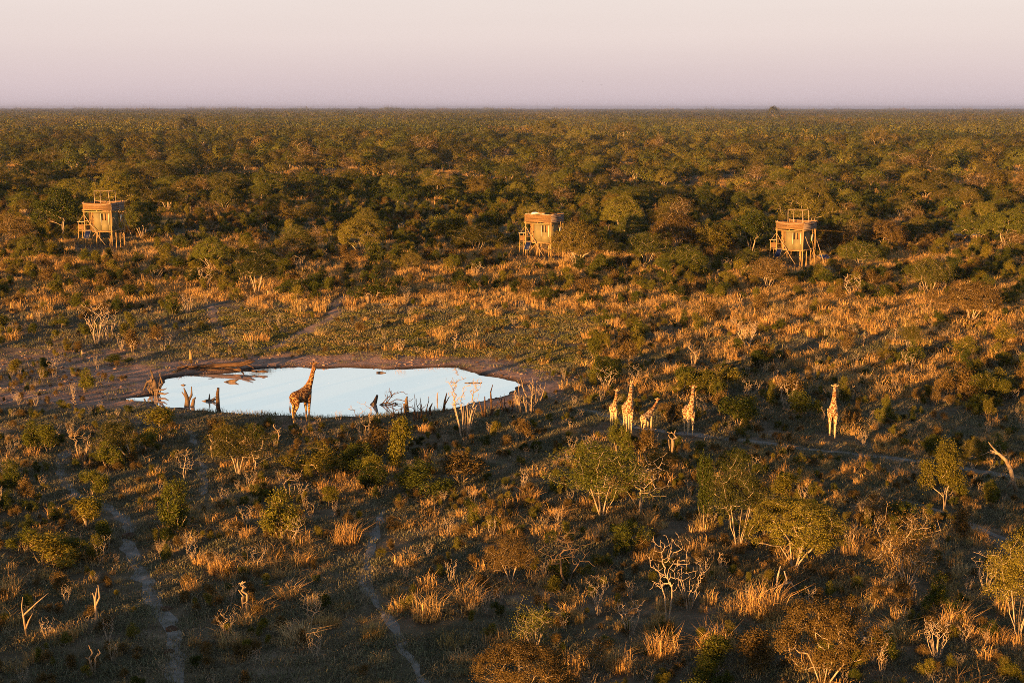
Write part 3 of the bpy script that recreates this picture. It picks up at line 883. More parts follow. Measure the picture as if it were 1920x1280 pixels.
# photo pixels: base x, base y, height, width
HAND = [
    # kind, var, bx, by, h, w, label, options
    ('dome', 0, 1488, 1068, 138, 168, 'broad yellow green thorn tree with a flat dome in lower right scrub', dict(leafm='yellow_leaf')),
    ('loose', 1, 1384, 1032, 182, 118, 'tall olive thorn tree with pale stems fanning from a narrow base', {}),
    ('loose', 0, 1128, 968, 134, 172, 'wide feathery olive thorn tree below the four grouped giraffes', {}),
    ('dead', 1, 1200, 962, 112, 130, 'leaning grey dead tree whose forked limbs spread towards the right', {}),
    ('loose', 2, 1228, 915, 75, 58, 'small feathery crown on pale forked stem beside leaning dead tree', {}),
    ('sparse', 0, 1700, 1098, 155, 138, 'nearly bare thorn tree with many pale crooked branches', {}),
    ('dome', 5, 1545, 1292, 175, 165, 'big brown domed thorn tree at the bottom edge', dict(leafm='brown_leaf')),
    ('loose', 1, 1908, 1198, 200, 128, 'tall thorn tree with dense pale stems at the right edge', dict(leafm='yellow_leaf')),
    ('sparse', 1, 1002, 1222, 102, 92, 'low yellow crowned thorn tree with grey stems near bottom centre', dict(leafm='dome_leaf')),
    ('dome', 3, 985, 1312, 108, 165, 'wide brown thorn bush cut by the bottom edge', dict(leafm='brown_leaf')),
    ('loose', 0, 448, 890, 92, 112, 'small pale trunked thorn tree below the fallen posts', {}),
    ('dead', 2, 480, 885, 75, 62, 'bleached forked branch lying against the pale trunked thorn tree', {}),
    ('vase', 0, 872, 818, 112, 76, 'bleached vase shaped bare shrub standing at the waterhole edge', {}),
    ('bare', 2, 682, 832, 78, 62, 'thin brown bare shrub beside the tangled driftwood', dict(barkm='bark')),
    ('loose', 2, 250, 866, 92, 66, 'leaning thorn tree with bent pale trunk left of the trail', dict(tilt=-0.5, rz=0.0)),
    ('loose', 0, 958, 1092, 90, 88, 'small thorn tree with lit flat crown and dark twisted foot', dict(leafm='brown_leaf')),
    ('dead', 0, 1252, 1168, 172, 92, 'tall forked dead tree lit orange in the lower scrub', {}),
    ('bare', 2, 1292, 1142, 95, 78, 'drooping bleached bare shrub beside the tall forked dead tree', {}),
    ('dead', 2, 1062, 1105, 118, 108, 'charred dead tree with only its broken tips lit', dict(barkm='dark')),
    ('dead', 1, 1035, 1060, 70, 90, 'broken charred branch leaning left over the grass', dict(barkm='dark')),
    ('leafy', 0, 1768, 962, 138, 72, 'leafy bush tree with yellow green top near the bent trunk', {}),
    ('bush', 0, 1318, 995, 145, 42, 'tall narrow leafy bush beside the fan stemmed thorn tree', {}),
    ('bright', 0, 748, 893, 112, 44, 'bright columnar bush lit gold below the waterhole', {}),
    ('bush', 2, 790, 930, 62, 72, 'dark leafy bush at the foot of the gold lit columnar bush', {}),
    ('twiggy', 0, 865, 905, 60, 90, 'wide brown twiggy bush below the bleached vase shrub', {}),
    ('bright', 1, 528, 1010, 102, 82, 'cone shaped golden bush in grass lower left of centre', {}),
    ('bright', 3, 80, 1062, 62, 116, 'low spreading yellow bush beside the sandy trail', {}),
    ('bush', 4, 332, 1000, 100, 96, 'large dark green bush right of the upper sandy trail', {}),
    ('bright', 2, 165, 992, 62, 60, 'orange lit bush with green top left of the sandy trail', {}),
    ('bush', 1, 170, 935, 58, 55, 'round dark green bush behind the orange lit bush', {}),
    ('bright', 2, 300, 832, 68, 64, 'yellow green bush just below the left tip of the waterhole', {}),
    ('bush', 5, 62, 845, 62, 40, 'upright gold lit bush at the left edge', {}),
    ('bush', 0, 92, 850, 55, 48, 'dark bush touching the upright gold lit bush', {}),
    ('bush', 7, 1160, 852, 68, 46, 'dark bush standing in front of two giraffes', {}),
    ('twiggy', 1, 1215, 850, 46, 36, 'small twiggy bush in front of the grazing young giraffe', {}),
    ('snag', 0, 1258, 852, 52, 26, 'dark broken stump between the young and the upright giraffe', dict(barkm='bark')),
    ('bush', 6, 600, 885, 58, 100, 'wide dark bush below the giraffe drinking place', {}),
    ('bright', 1, 582, 812, 22, 16, 'small sprig of leaves at the dark patched giraffe hooves', {}),
    ('twiggy', 2, 700, 860, 58, 66, 'gold dry bush beneath the thin brown bare shrub', {}),
    ('bush', 2, 1385, 800, 60, 62, 'dark leafy bush right of the upright giraffe', {}),
    ('bright', 3, 1405, 790, 48, 60, 'yellow green bush just right of the dark leafy bush', {}),
    ('bright', 0, 1325, 742, 48, 34, 'yellow green bush behind the upright giraffe head', {}),
    ('bare', 1, 1640, 1245, 78, 80, 'grey bare shrub above the big brown dome', {}),
    ('vase', 0, 1755, 1235, 80, 62, 'pale vase shrub left of the straw clumps at right edge', {}),
    ('bare', 3, 1180, 1190, 70, 60, 'thin bare shrub left of the tall forked dead tree', {}),
    ('sparse', 1, 1110, 1262, 75, 80, 'half bare low thorn near the bottom centre', {}),
    ('bare', 0, 1592, 1030, 62, 40, 'dark bare shrub between flat dome and nearly bare thorn', dict(barkm='bark')),
    ('bare', 2, 1848, 1110, 75, 70, 'bare shrub left of the right edge thorn tree', {}),
    ('bare', 0, 425, 1195, 58, 50, 'bare grey shrub right of the sandy trail', dict(barkm='bark')),
    ('bare', 1, 540, 935, 60, 62, 'bare shrub above the cone shaped golden bush', dict(barkm='bark')),
    ('dead', 2, 345, 905, 68, 40, 'dead forked sapling beside the short pale trail', {}),
    ('bare', 3, 155, 865, 66, 56, 'twiggy bare shrub left of the leaning thorn tree', dict(barkm='bark')),
    ('sparse', 0, 1640, 985, 70, 80, 'dark half bare thorn left of the leafy bush tree', {}),
    ('loose', 0, 1440, 545, 60, 70, 'open crowned thorn tree below the right tower', {}),
    ('dome', 1, 1660, 470, 58, 72, 'brown dome tree between right tower and solar panels', dict(leafm='brown_leaf')),
    ('dome', 7, 1885, 470, 74, 86, 'large olive dome tree at the right edge by the panels', {}),
    ('leafy', 3, 920, 455, 60, 58, 'green leafy tree left of the middle tower', {}),
    ('leafy', 2, 850, 462, 62, 60, 'bright leafy tree farther left of the middle tower', {}),
    ('dome', 6, 60, 500, 60, 60, 'olive dome tree below the left tower at the left edge', {}),
    # beyond the waterhole
    ('dome', 6, 1820, 606, 80, 98, 'brown umbrella thorn on bare vase stems at the far right slope', dict(leafm='brown_leaf')),
    ('bare', 1, 1598, 562, 50, 46, 'small white bare shrub on the slope below right tower', {}),
    ('loose', 1, 1742, 556, 74, 88, 'open crowned thorn tree uphill of the brown umbrella thorn', {}),
    ('loose', 2, 1704, 660, 56, 40, 'small olive thorn tree alone in the golden grass', {}),
    ('dome', 4, 1565, 480, 62, 66, 'rounded brown thorn tree right beside the right tower', dict(leafm='brown_leaf')),
    ('leafy', 1, 1408, 478, 84, 86, 'green leafy tree left beside the right tower', {}),
    ('leafy', 2, 1350, 482, 62, 70, 'smaller green tree left of the right tower leafy tree', {}),
    ('dome', 0, 1082, 508, 92, 98, 'umbrella thorn hiding the right side of middle tower', {}),
    ('loose', 0, 1212, 502, 64, 74, 'grey stemmed thorn tree halfway between middle and right tower', {}),
    ('dome', 1, 1266, 474, 74, 92, 'broad brown dome tree left of centre between two towers', dict(leafm='brown_leaf')),
    ('dome', 4, 1164, 432, 64, 74, 'olive round crowned tree behind right of middle tower', {}),
    ('dome', 2, 678, 485, 78, 100, 'large dark dome tree on the slope between left and middle tower', {}),
    ('bush', 4, 700, 500, 45, 70, 'bush growing at the foot of the large dark dome tree', {}),
    ('loose', 2, 482, 552, 84, 74, 'slim thorn tree with white forked trunk on left slope', {}),
    ('dome', 3, 398, 512, 66, 70, 'small umbrella thorn on the slope right of left tower', {}),
    ('leafy', 0, 116, 446, 94, 82, 'tall green leafy tree left beside the left tower', {}),
    ('dome', 6, 268, 452, 76, 66, 'dark dome tree right beside the left tower', {}),
    ('dome', 2, 218, 408, 82, 92, 'wide green dome tree rising behind the left tower', dict(leafm='yellow_leaf')),
    ('dome', 5, 1512, 438, 82, 92, 'wide brown dome tree rising behind the right tower', {}),
    ('bush', 6, 702, 564, 52, 60, 'dark upright bush at the top of the green bank', {}),
    ('bush', 1, 590, 562, 36, 36, 'low dark bush left of the pinkish trail', {}),
    ('bush', 3, 548, 556, 34, 44, 'low bush by the fallen pale branch', {}),
    ('bush', 4, 324, 592, 44, 46, 'round dark green bush on the left bank', {}),
    ('bare', 3, 352, 590, 42, 30, 'thin bare shrub touching the round dark green bush', {}),
    ('bare', 2, 386, 540, 42, 44, 'pale dead shrub uphill of the round dark green bush', {}),
    ('bare', 0, 182, 645, 82, 64, 'sprawling pale dead shrub on the left slope', {}),
    ('bare', 3, 205, 640, 60, 40, 'thinner dead shrub beside the sprawling pale dead shrub', {}),
    ('bright', 1, 160, 735, 48, 40, 'yellow bush on the bare mud left of the waterhole', {}),
    ('bush', 5, 83, 690, 22, 26, 'small dark bush on the left mud', {}),
    ('bush', 2, 220, 682, 18, 34, 'tiny dark bush beside the mud stump', {}),
    ('bright', 0, 28, 702, 28, 28, 'small yellow bush at the left edge of the mud', {}),
    ('bush', 5, 82, 710, 24, 20, 'tiny bush between small yellow and dark mud bushes', {}),
    ('twiggy', 0, 675, 628, 26, 26, 'lone brown twiggy bush on the green bank', {}),
    ('bare', 1, 1400, 650, 52, 56, 'fan shaped bare shrub on the golden slope', {}),
    ('snag', 1, 1300, 690, 45, 30, 'pale broken stump cluster on slope behind the upright giraffe', {}),
    # tall trees standing out of the far woodland
    ('sparse', 0, 572, 322, 62, 54, 'bleached forked tree above the far woodland left of centre', {}),
    ('sparse', 1, 795, 300, 52, 62, 'gnarled pale limbed tree in the far woodland', {}),
    ('dome', 4, 352, 252, 32, 36, 'dark round tree near the horizon on the left', {}),
    ('dome', 4, 1450, 222, 22, 22, 'dark round tree breaking the horizon', {}),
    ('loose', 1, 1646, 284, 46, 58, 'spreading pale limbed tree in the far right woodland', {}),
    ('sparse', 0, 1702, 326, 44, 78, 'low sprawling pale limbed tree in far right woodland', {}),
    ('loose', 0, 1802, 310, 48, 62, 'big open thorn tree in the far right woodland', {}),
    ('dome', 2, 1030, 268, 42, 62, 'big dark dome tree in the far middle woodland', {}),
    ('loose', 1, 1086, 278, 38, 50, 'wide umbrella tree right of the far dark dome tree', {}),
    ('sparse', 1, 1236, 290, 40, 30, 'thin pale forked tree in the far middle woodland', {}),
    ('loose', 1, 1172, 262, 32, 56, 'flat topped tree with pale limbs near the horizon', {}),
    ('sparse', 1, 286, 318, 40, 40, 'pale trunked small tree above the left tower', {}),
]
for kind, var, bx, by, h, w, lab, k in HAND:
    P = at(bx, by); q = ppm(P)
    plant(kind, var, P, h / q, w / q, lab, **k)

HAND_TUFTS = [(650, 1020, 1.9, 'bright orange grass tuft beside the narrow trail'), (1320, 990, 1.7, 'golden grass tuft at the foot of the tall narrow bush'), (990, 945, 1.6, 'golden tuft left of the wide feathery thorn tree'),
              (1040, 970, 1.6, 'spreading straw tuft below the wide feathery thorn tree'), (1435, 1150, 2.4, 'large lit grass tuft right of the drooping bare shrub'), (1290, 1030, 1.1, 'small lit grass tuft above the drooping bare shrub'),
              (1385, 1035, 1.0, 'small tuft at the base of fan stemmed thorn tree'), (700, 845, 1.8, 'glowing tuft under thin bare shrub by the driftwood'), (800, 1160, 1.8, 'pale curled grass clump right of narrow trail'),
              (875, 1130, 1.9, 'tall lit grass clump beside pale curled clump'), (415, 1075, 1.7, 'pale grass clump right of the sandy trail'), (470, 1070, 1.7, 'brown grass clump beside the pale trailside clump'),
              (570, 1060, 1.2, 'lit tuft below the cone shaped golden bush'), (560, 1200, 1.6, 'orange tuft in the bottom left grass'), (950, 1000, 1.0, 'thin tuft above the flat crowned thorn tree'),
              (1870, 1205, 1.5, 'straw tuft at the foot of right edge thorn tree'), (1240, 1230, 1.8, 'lit tuft below the tall forked dead tree'), (1340, 1215, 1.8, 'straw tuft between forked dead tree and brown dome'),
              (1160, 1255, 1.5, 'lit tuft at the bottom right of grey stemmed thorn'), (1690, 1200, 2.0, 'grey straw clump below the nearly bare thorn tree'), (1790, 1180, 1.7, 'tall straw clump left of right edge thorn tree'),
              (1460, 920, 1.6, 'golden clump on the trail side below lone giraffe'), (1500, 915, 1.4, 'golden clump right of its taller neighbour below lone giraffe'), (1480, 870, 1.5, 'lit low clump between lone giraffe and golden clumps'),
              (1830, 1010, 1.4, 'straw tuft by the narrow right trail'), (1870, 830, 1.7, 'golden tuft at the right edge under the bent trunk'), (270, 925, 1.2, 'thin orange tuft left of the large dark green bush'),
              (290, 935, 1.1, 'second orange tuft nearer the large dark green bush'), (700, 1195, 1.4, 'lit tuft at the lower narrow trail'), (540, 1120, 1.4, 'straw clump at the left of narrow trail')]
for i, (bx, by, s, lab) in enumerate(HAND_TUFTS): tuft(i, at(bx, by), s * 0.8, lab)

# ------------------------------------------------------------------ landmarks used to describe the rest
LM = [(184, 450, 'the left tower'), (1008, 480, 'the middle tower'), (1478, 495, 'the right tower'), (565, 795, 'the giraffe at the water'), (1175, 810, 'the grouped giraffes'), (1297, 816, 'the upright giraffe'),
      (1560, 820, 'the lone walking giraffe'), (300, 735, 'the left end of the waterhole'), (970, 740, 'the right end of the waterhole'), (420, 700, 'the fallen log'), (1820, 440, 'the blue solar panels'), (727, 571, 'the white log'),
      (1490, 1068, 'the flat domed thorn tree'), (1384, 1032, 'the fan stemmed thorn tree'), (1128, 968, 'the wide feathery thorn tree'), (1700, 1098, 'the nearly bare thorn tree'), (1545, 1280, 'the big brown dome'), (290, 1120, 'the sandy trail'),
      (690, 1045, 'the narrow trail'), (1252, 1168, 'the tall forked dead tree'), (872, 818, 'the bleached vase shrub'), (748, 893, 'the gold lit columnar bush'), (332, 1000, 'the large dark green bush'), (448, 890, 'the pale trunked thorn tree'),
      (1820, 606, 'the brown umbrella thorn'), (1598, 562, 'the small white bare shrub'), (678, 485, 'the large dark dome tree'), (482, 552, 'the slim white trunked thorn'), (324, 592, 'the round dark green bush'), (182, 645, 'the sprawling dead shrub'),
      (1164, 432, 'the round crowned tree'), (1266, 474, 'the broad brown dome'), (600, 611, 'the pinkish trail'), (1768, 962, 'the leafy bush tree'), (1704, 660, 'the lone olive thorn'), (1900, 900, 'the bent dead trunk'), (1040, 1090, 'the charred dead trees'),
      (528, 1010, 'the cone shaped golden bush'), (80, 1062, 'the low yellow bush'), (572, 322, 'the bleached forked tree'), (795, 300, 'the gnarled pale limbed tree'), (1702, 326, 'the sprawling pale limbed tree'), (286, 318, 'the pale trunked small tree'),
      (1236, 290, 'the thin pale forked tree'), (1030, 268, 'the far dark dome tree'), (1900, 1190, 'the right edge thorn tree')]
LMP = np.array([(a, b) for a, b, _ in LM], float)


def describe(kind, u, v, H):
    sc_ = np.array([1.0, 2.0]); d = (LMP - (u, v)) * sc_
    k = int(np.argmin((d ** 2).sum(1))); du, dv = u - LMP[k, 0], v - LMP[k, 1]
    if abs(du) > 2.2 * abs(dv): rel = 'right of' if du > 0 else 'left of'
    else: rel = 'just below' if dv > 0 else 'beyond'
    return rel + ' ' + LM[k][2]


# boxes in the photo that nothing new may stand in front of: towers, giraffes, water, panels
KEEP = [(140, 355, 240, 462), (968, 398, 1062, 490), (1432, 395, 1535, 500), (540, 675, 612, 800), (1132, 705, 1232, 800), (1272, 708, 1318, 815), (1540, 706, 1582, 815), (232, 684, 985, 778), (325, 660, 520, 720)]


def free(x, y, z, H, W, grid, space):
    u, v, dep = project(x, y, z); q = F_PX / dep
    u0, u1, v0 = u - W * q / 2, u + W * q / 2, v - H * q
    for a, b, c, d in KEEP:
        if u1 > a and u0 < c and v0 < d - 3 and v > b + (d - b) * 0.35 and v > d - 14: return False
    for t in TOWER_XY:
        if math.hypot(x - t[0] - 1.0, y - t[1] - 2.0) < 4.6: return False
    gx_, gy_ = int(x // 8), int(y // 8)
    for a in (-1, 0, 1):
        for b in (-1, 0, 1):
            for (ox, oy, orr) in grid.get((gx_ + a, gy_ + b), ()):
                if (ox - x) ** 2 + (oy - y) ** 2 < (space * (orr + W * 0.45)) ** 2: return False
    grid.setdefault((gx_, gy_), []).append((x, y, W * 0.45))
    return True


def grid_of(occ):
    g = {}
    for (x, y, r) in occ: g.setdefault((int(x // 8), int(y // 8)), []).append((x, y, r))
    return g


grid = grid_of(OCC)
CAND = []          # kind, var, x, y, z, H, W, apparent size
# --- woodland trees
x, y = rand_area(3900, 190, 1000, pad=25)
u, v = zone(x, y)
n = vnoise(x / 26, y / 26, 71) * 0.6 + vnoise(x / 9, y / 9, 72) * 0.4
wood = sstep((458 - v) / 30) * (0.18 + 1.1 * sstep((n - 0.34) / 0.22)) * (1 + 0.6 * sstep((v - 350) / 80))
wood = np.where((u > 540) & (u < 1030) & (v > 335) & (v < 470), wood * 0.3, wood)
wood = np.where((v > 440) & (u > 1030), np.maximum(wood, 0.75 * sstep((560 - v) / 60)), wood)
wood = np.where((v > 440) & (u <= 1030), np.maximum(wood, 0.5 * sstep((590 - v) / 60)), wood)
keep = rng.uniform(0, 1, len(x)) < wood
x, y = x[keep], y[keep]; z = ground_z(x, y); ok_path = path_clear(x, y, 1.0)
hs = 2.7 + 2.7 * rng.uniform(0, 1, len(x)) ** 1.4 + 1.2 * sstep((y - 260) / 200)
kk = rng.choice(['dome', 'dome', 'dome', 'loose', 'leafy', 'loose', 'sparse'], len(x))
for i in range(len(x)):
    if not ok_path[i]: continue
    H = hs[i]; W = H * random.uniform(0.95, 1.5) * (0.8 if kk[i] == 'leafy' else 1)
    if free(x[i], y[i], z[i], H, W, grid, 0.80): CAND.append((kk[i], random.randrange(99), x[i], y[i], z[i], H, W))
n_wood = len(CAND)
# --- bushes in the scrub
xa, ya = rand_area(30000, 56, 430); xb, yb = rand_area(26000, 430, 1000)
x = np.concatenate([xa, xb]); y = np.concatenate([ya, yb])
u, v = zone(x, y); sd = pond_sd(x, y)
n = vnoise(x / 11, y / 11, 81) * 0.5 + vnoise(x / 3.5, y / 3.5, 82) * 0.5
den = np.zeros(len(x))
den = np.maximum(den, sstep((590 - v) / 60) * 0.62 * sstep((n - 0.30) / 0.25))
den = np.where(y > 430, 0.22 * sstep((n - 0.40) / 0.2), den)
den = np.maximum(den, sstep((u - 1060) / 120) * sstep((v - 600) / 80) * sstep((812 - v) / 20) * 0.42 * sstep((n - 0.36) / 0.22))
den = np.maximum(den, sstep((u - 1000) / 200) * sstep((v - 540) / 40) * sstep((650 - v) / 40) * 0.10)
den = np.maximum(den, sstep((360 - u) / 160) * sstep((v - 470) / 40) * sstep((690 - v) / 50) * 0.22)
den = np.maximum(den, sstep((v - 800) / 40) * sstep((n - 0.42) / 0.22) * np.where(u < 720, 0.55, 0.42))
den = np.where((v > 1040), den * 0.85, den)
keep = (rng.uniform(0, 1, len(x)) < den) & (sd > 3)
x, y = x[keep], y[keep]; z = ground_z(x, y); ok_path = path_clear(x, y, 0.5)
u, v = zone(x, y)
hs = np.where((v > 790), 0.55 + 1.5 * rng.uniform(0, 1, len(x)) ** 1.8, 0.9 + 1.6 * rng.uniform(0, 1, len(x)) ** 1.4)
kk = rng.choice(['bush', 'bush', 'bush', 'bright', 'bright', 'twiggy', 'twiggy', 'bare'], len(x), p=[.19, .19, .18, .1, .1, .1, .1, .04])
for i in range(len(x)):
    if not ok_path[i]: continue
    H = hs[i] * (1.15 if 650 < v[i] < 800 and u[i] > 1100 else 1.0); W = H * random.uniform(0.65, 1.15)
    if free(x[i], y[i], z[i], H, W, grid, 0.62): CAND.append((kk[i], random.randrange(99), x[i], y[i], z[i], H, W))
# --- stumps and dead stems
x, y = rand_area(1500, 58, 240)
u, v = zone(x, y); sd = pond_sd(x, y)
keep = (rng.uniform(0, 1, len(x)) < 0.16) & (sd > 4) & (u > -20) & (u < 1940)
for xi, yi in zip(x[keep], y[keep]):
    H = random.uniform(0.8, 2.0); zi = ground_z(np.array([xi]), np.array([yi]))[0]
    if free(xi, yi, zi, H, H * 0.45, grid, 0.5): kd = random.choice(['snag', 'snag', 'dead', 'bare']); CAND.append((kd, random.randrange(99), xi, yi, zi, H, H * (0.5 if kd == 'snag' else random.uniform(.7, 1.0))))

info = []
for c in CAND:
    uu, vv, dep = project(c[2], c[3], c[4]); inside = -15 < uu < 1935 and 195 < vv < 1300
    info.append((inside, c[5] * F_PX / dep * (0.6 + 0.4 * c[6] / c[5]), float(uu), float(vv)))
order = sorted(range(len(CAND)), key=lambda i: -info[i][1])
LIMIT = {'tree': 285, 'bush': 285, 'shrub': 150}
LOOK = {'dome': 'domed thorn tree', 'loose': 'open crowned thorn tree', 'sparse': 'half bare thorn tree', 'leafy': 'broad leaved green tree', 'bush': 'dark green bush', 'bright': 'yellow green bush', 'twiggy': 'brown twiggy bush',
        'bare': 'bare pale shrub', 'dead': 'dead forked tree', 'snag': 'broken stump'}
rest, singles = [], []
for i in order:
    c = CAND[i]; ct = NAMES[c[0]][1]
    if info[i][0] and COUNT[ct] + sum(1 for s in singles if NAMES[CAND[s][0]][1] == ct) < LIMIT[ct]: singles.append(i)
    else: rest.append(c)
by_label = {}
for i in singles:
    c = CAND[i]; size = ('tall ' if c[5] > 4.6 else '') if NAMES[c[0]][1] == 'tree' else ('tall ' if c[5] > 1.7 else 'low ' if c[5] < 1.15 else '')
    lab = (size + LOOK[c[0]] + ' ' + describe(c[0], info[i][2], info[i][3], c[5])).strip()
    by_label.setdefault(lab, []).append(i)
ORD = ['first', 'second', 'third', 'fourth', 'fifth', 'sixth', 'seventh', 'eighth', 'ninth', 'tenth', 'eleventh', 'twelfth', 'thirteenth', 'fourteenth', 'fifteenth', 'sixteenth']
for lab, ids in by_label.items():
    ids.sort(key=lambda i: -info[i][3])
    for k, i in enumerate(ids):
        c = CAND[i]; full = lab if len(ids) == 1 else ('%s, %s from the front' % (lab, ORD[k]) if len(ids) <= len(ORD) and len(lab.split()) <= 12 else lab)
        plant(c[0], c[1], (c[2], c[3], c[4]), c[5], c[6], full, 'scattered ' + {'tree': 'trees of the woodland', 'bush': 'bushes of the scrub', 'shrub': 'dead shrubs and stumps'}[NAMES[c[0]][1]])
print('singles', len(singles), 'rest', len(rest), COUNT)

# everything smaller: uncountable scrub, the woodland to the horizon, and the bush that goes on behind the camera
order_k = ['dome', 'loose', 'leafy', 'sparse', 'bush', 'bright', 'twiggy', 'bare', 'dead', 'snag']
protos, first = [], {}
for k in order_k:
    first[k] = len(protos); protos += [p[4] for p in LIB[k]]
pts, rot, scl, idx = [], [], [], []
for c in rest:
    if c[3] > 330 or (c[0] in ('dome', 'loose', 'sparse', 'leafy') and c[3] > 300): continue
    p = LIB[c[0]][c[1] % len(LIB[c[0]])]
    pts.append((c[2], c[3], c[4] - .04)); scl.append(0.5 * (c[5] / p[2] + c[6] / p[3])); idx.append(first[c[0]] + c[1] % len(LIB[c[0]]))
x = rng.uniform(-130, 90, 900); y = rng.uniform(-120, 56, 900)
for xi, yi in zip(x, y):           # the same scrub nearer than the frame and behind the camera
    k = random.choice(['dome', 'bush', 'bush', 'bright', 'loose', 'leafy'] if yi < 34 else ['bush', 'bush', 'bright', 'twiggy'])
    vv = random.randrange(len(LIB[k])); p = LIB[k][vv]
    pts.append((xi, yi, float(ground_z(np.array([xi]), np.array([yi]))[0]) - .04)); scl.append(random.uniform(.6, 1.05)); idx.append(first[k] + vv)
x, y = rand_area(8500, 57, 175)
u, v = zone(x, y); n = vnoise(x / 5, y / 5, 91)
keep = (pond_sd(x, y) > 3.5) & path_clear(x, y, .5) & near_clear(x, y) & (rng.random(len(x)) < np.where((v < 700) & (u < 1120), .12, .25 + .75 * sstep((n - .4) / .2)))
for xi, yi, zi in zip(x[keep], y[keep], ground_z(x[keep], y[keep])):      # knee-high twigs and sprigs between the grass
    k = random.choice(['bush', 'twiggy', 'twiggy', 'bare', 'bright', 'twiggy']); vv = random.randrange(len(LIB[k])); p = LIB[k][vv]
    pts.append((xi, yi, zi - .03)); scl.append(random.uniform(.18, .42)); idx.append(first[k] + vv)
x = rng.uniform(-105, 45, 180); y = rng.uniform(-25, 50, 180)
for xi, yi in zip(x, y):           # thorn trees just short of the frame, whose long shadows lie over the foreground
    k = random.choice(['dome', 'dome', 'leafy', 'loose']); vv = random.randrange(len(LIB[k])); p = LIB[k][vv]
    pts.append((xi, yi, float(ground_z(np.array([xi]), np.array([yi]))[0]) - .04)); scl.append(random.uniform(.6, 1.0) * (0.8 if yi > 40 else 1)); idx.append(first[k] + vv)
scatter_object('scrub_undergrowth', pts, rng.uniform(0, 6.28, len(pts)), scl, idx, proto_collection('scrub_proto', protos), 'small bushes filling the gaps of the scrub')

pts, scl, idx = [], [], []
for c in rest:
    tree = NAMES[c[0]][1] == 'tree'
    if not (c[3] > 330 or (tree and c[3] > 300)): continue
    k = (random.randrange(4) if c[0] != 'leafy' else random.choice([4, 5, 1])) if tree else random.choice([4, 5])
    h0 = [5, 5, 5, 5, 3.6, 3.6][k]; s = c[5] / h0 * random.uniform(1.0, 1.35)
    pts.append((c[2], c[3], c[4] - .05)); scl.append(s); idx.append(k)
scatter_object('distant_woodland', pts, rng.uniform(0, 6.28, len(pts)), scl, idx, proto_collection('woodland_proto', FAR), 'olive brown woodland stretching back from the towers')
print('far trees', len(pts))

pts, scl, idx = [], [], []
for d0, d1, s in ((960, 2600, 1.0), (2500, 7000, 1.7), (6800, 20500, 2.4)):
    step = 88 * s; yy = d0
    while yy < d1:
        half = 0.42 * yy + 60; xx = -half
        while xx < half:
            if random.random() < 0.9: pts.append((xx + random.uniform(-.3, .3) * step, yy + random.uniform(-.3, .3) * step, -0.3)); scl.append(s); idx.append(random.randrange(3))
            xx += step
        yy += step
tall = {}
for k in range(170):
    yy = random.uniform(7000, 17000); xx = random.uniform(-.42, .42) * yy
    if xx > 0 and random.random() < .5: continue
    tall[len(pts)] = random.uniform(2.4, 4.6); pts.append((xx, yy, 0)); scl.append(random.uniform(.5, 1.1)); idx.append(random.randrange(3))
P = np.array(pts); P[:, 2] = ground_z(P[:, 0], P[:, 1]) - 0.3
SZ = np.array(scl) ** 0.3 * rng.uniform(.75, 1.5, len(scl))
for k_, v_ in tall.items(): SZ[k_] = v_
scatter_object('horizon_woodland', P, rng.uniform(0, 6.28, len(P)), scl, idx, proto_collection('canopy_proto', PATCH), 'flat woodland running to the hazy horizon', scale_z=SZ)
print('patches', len(P))

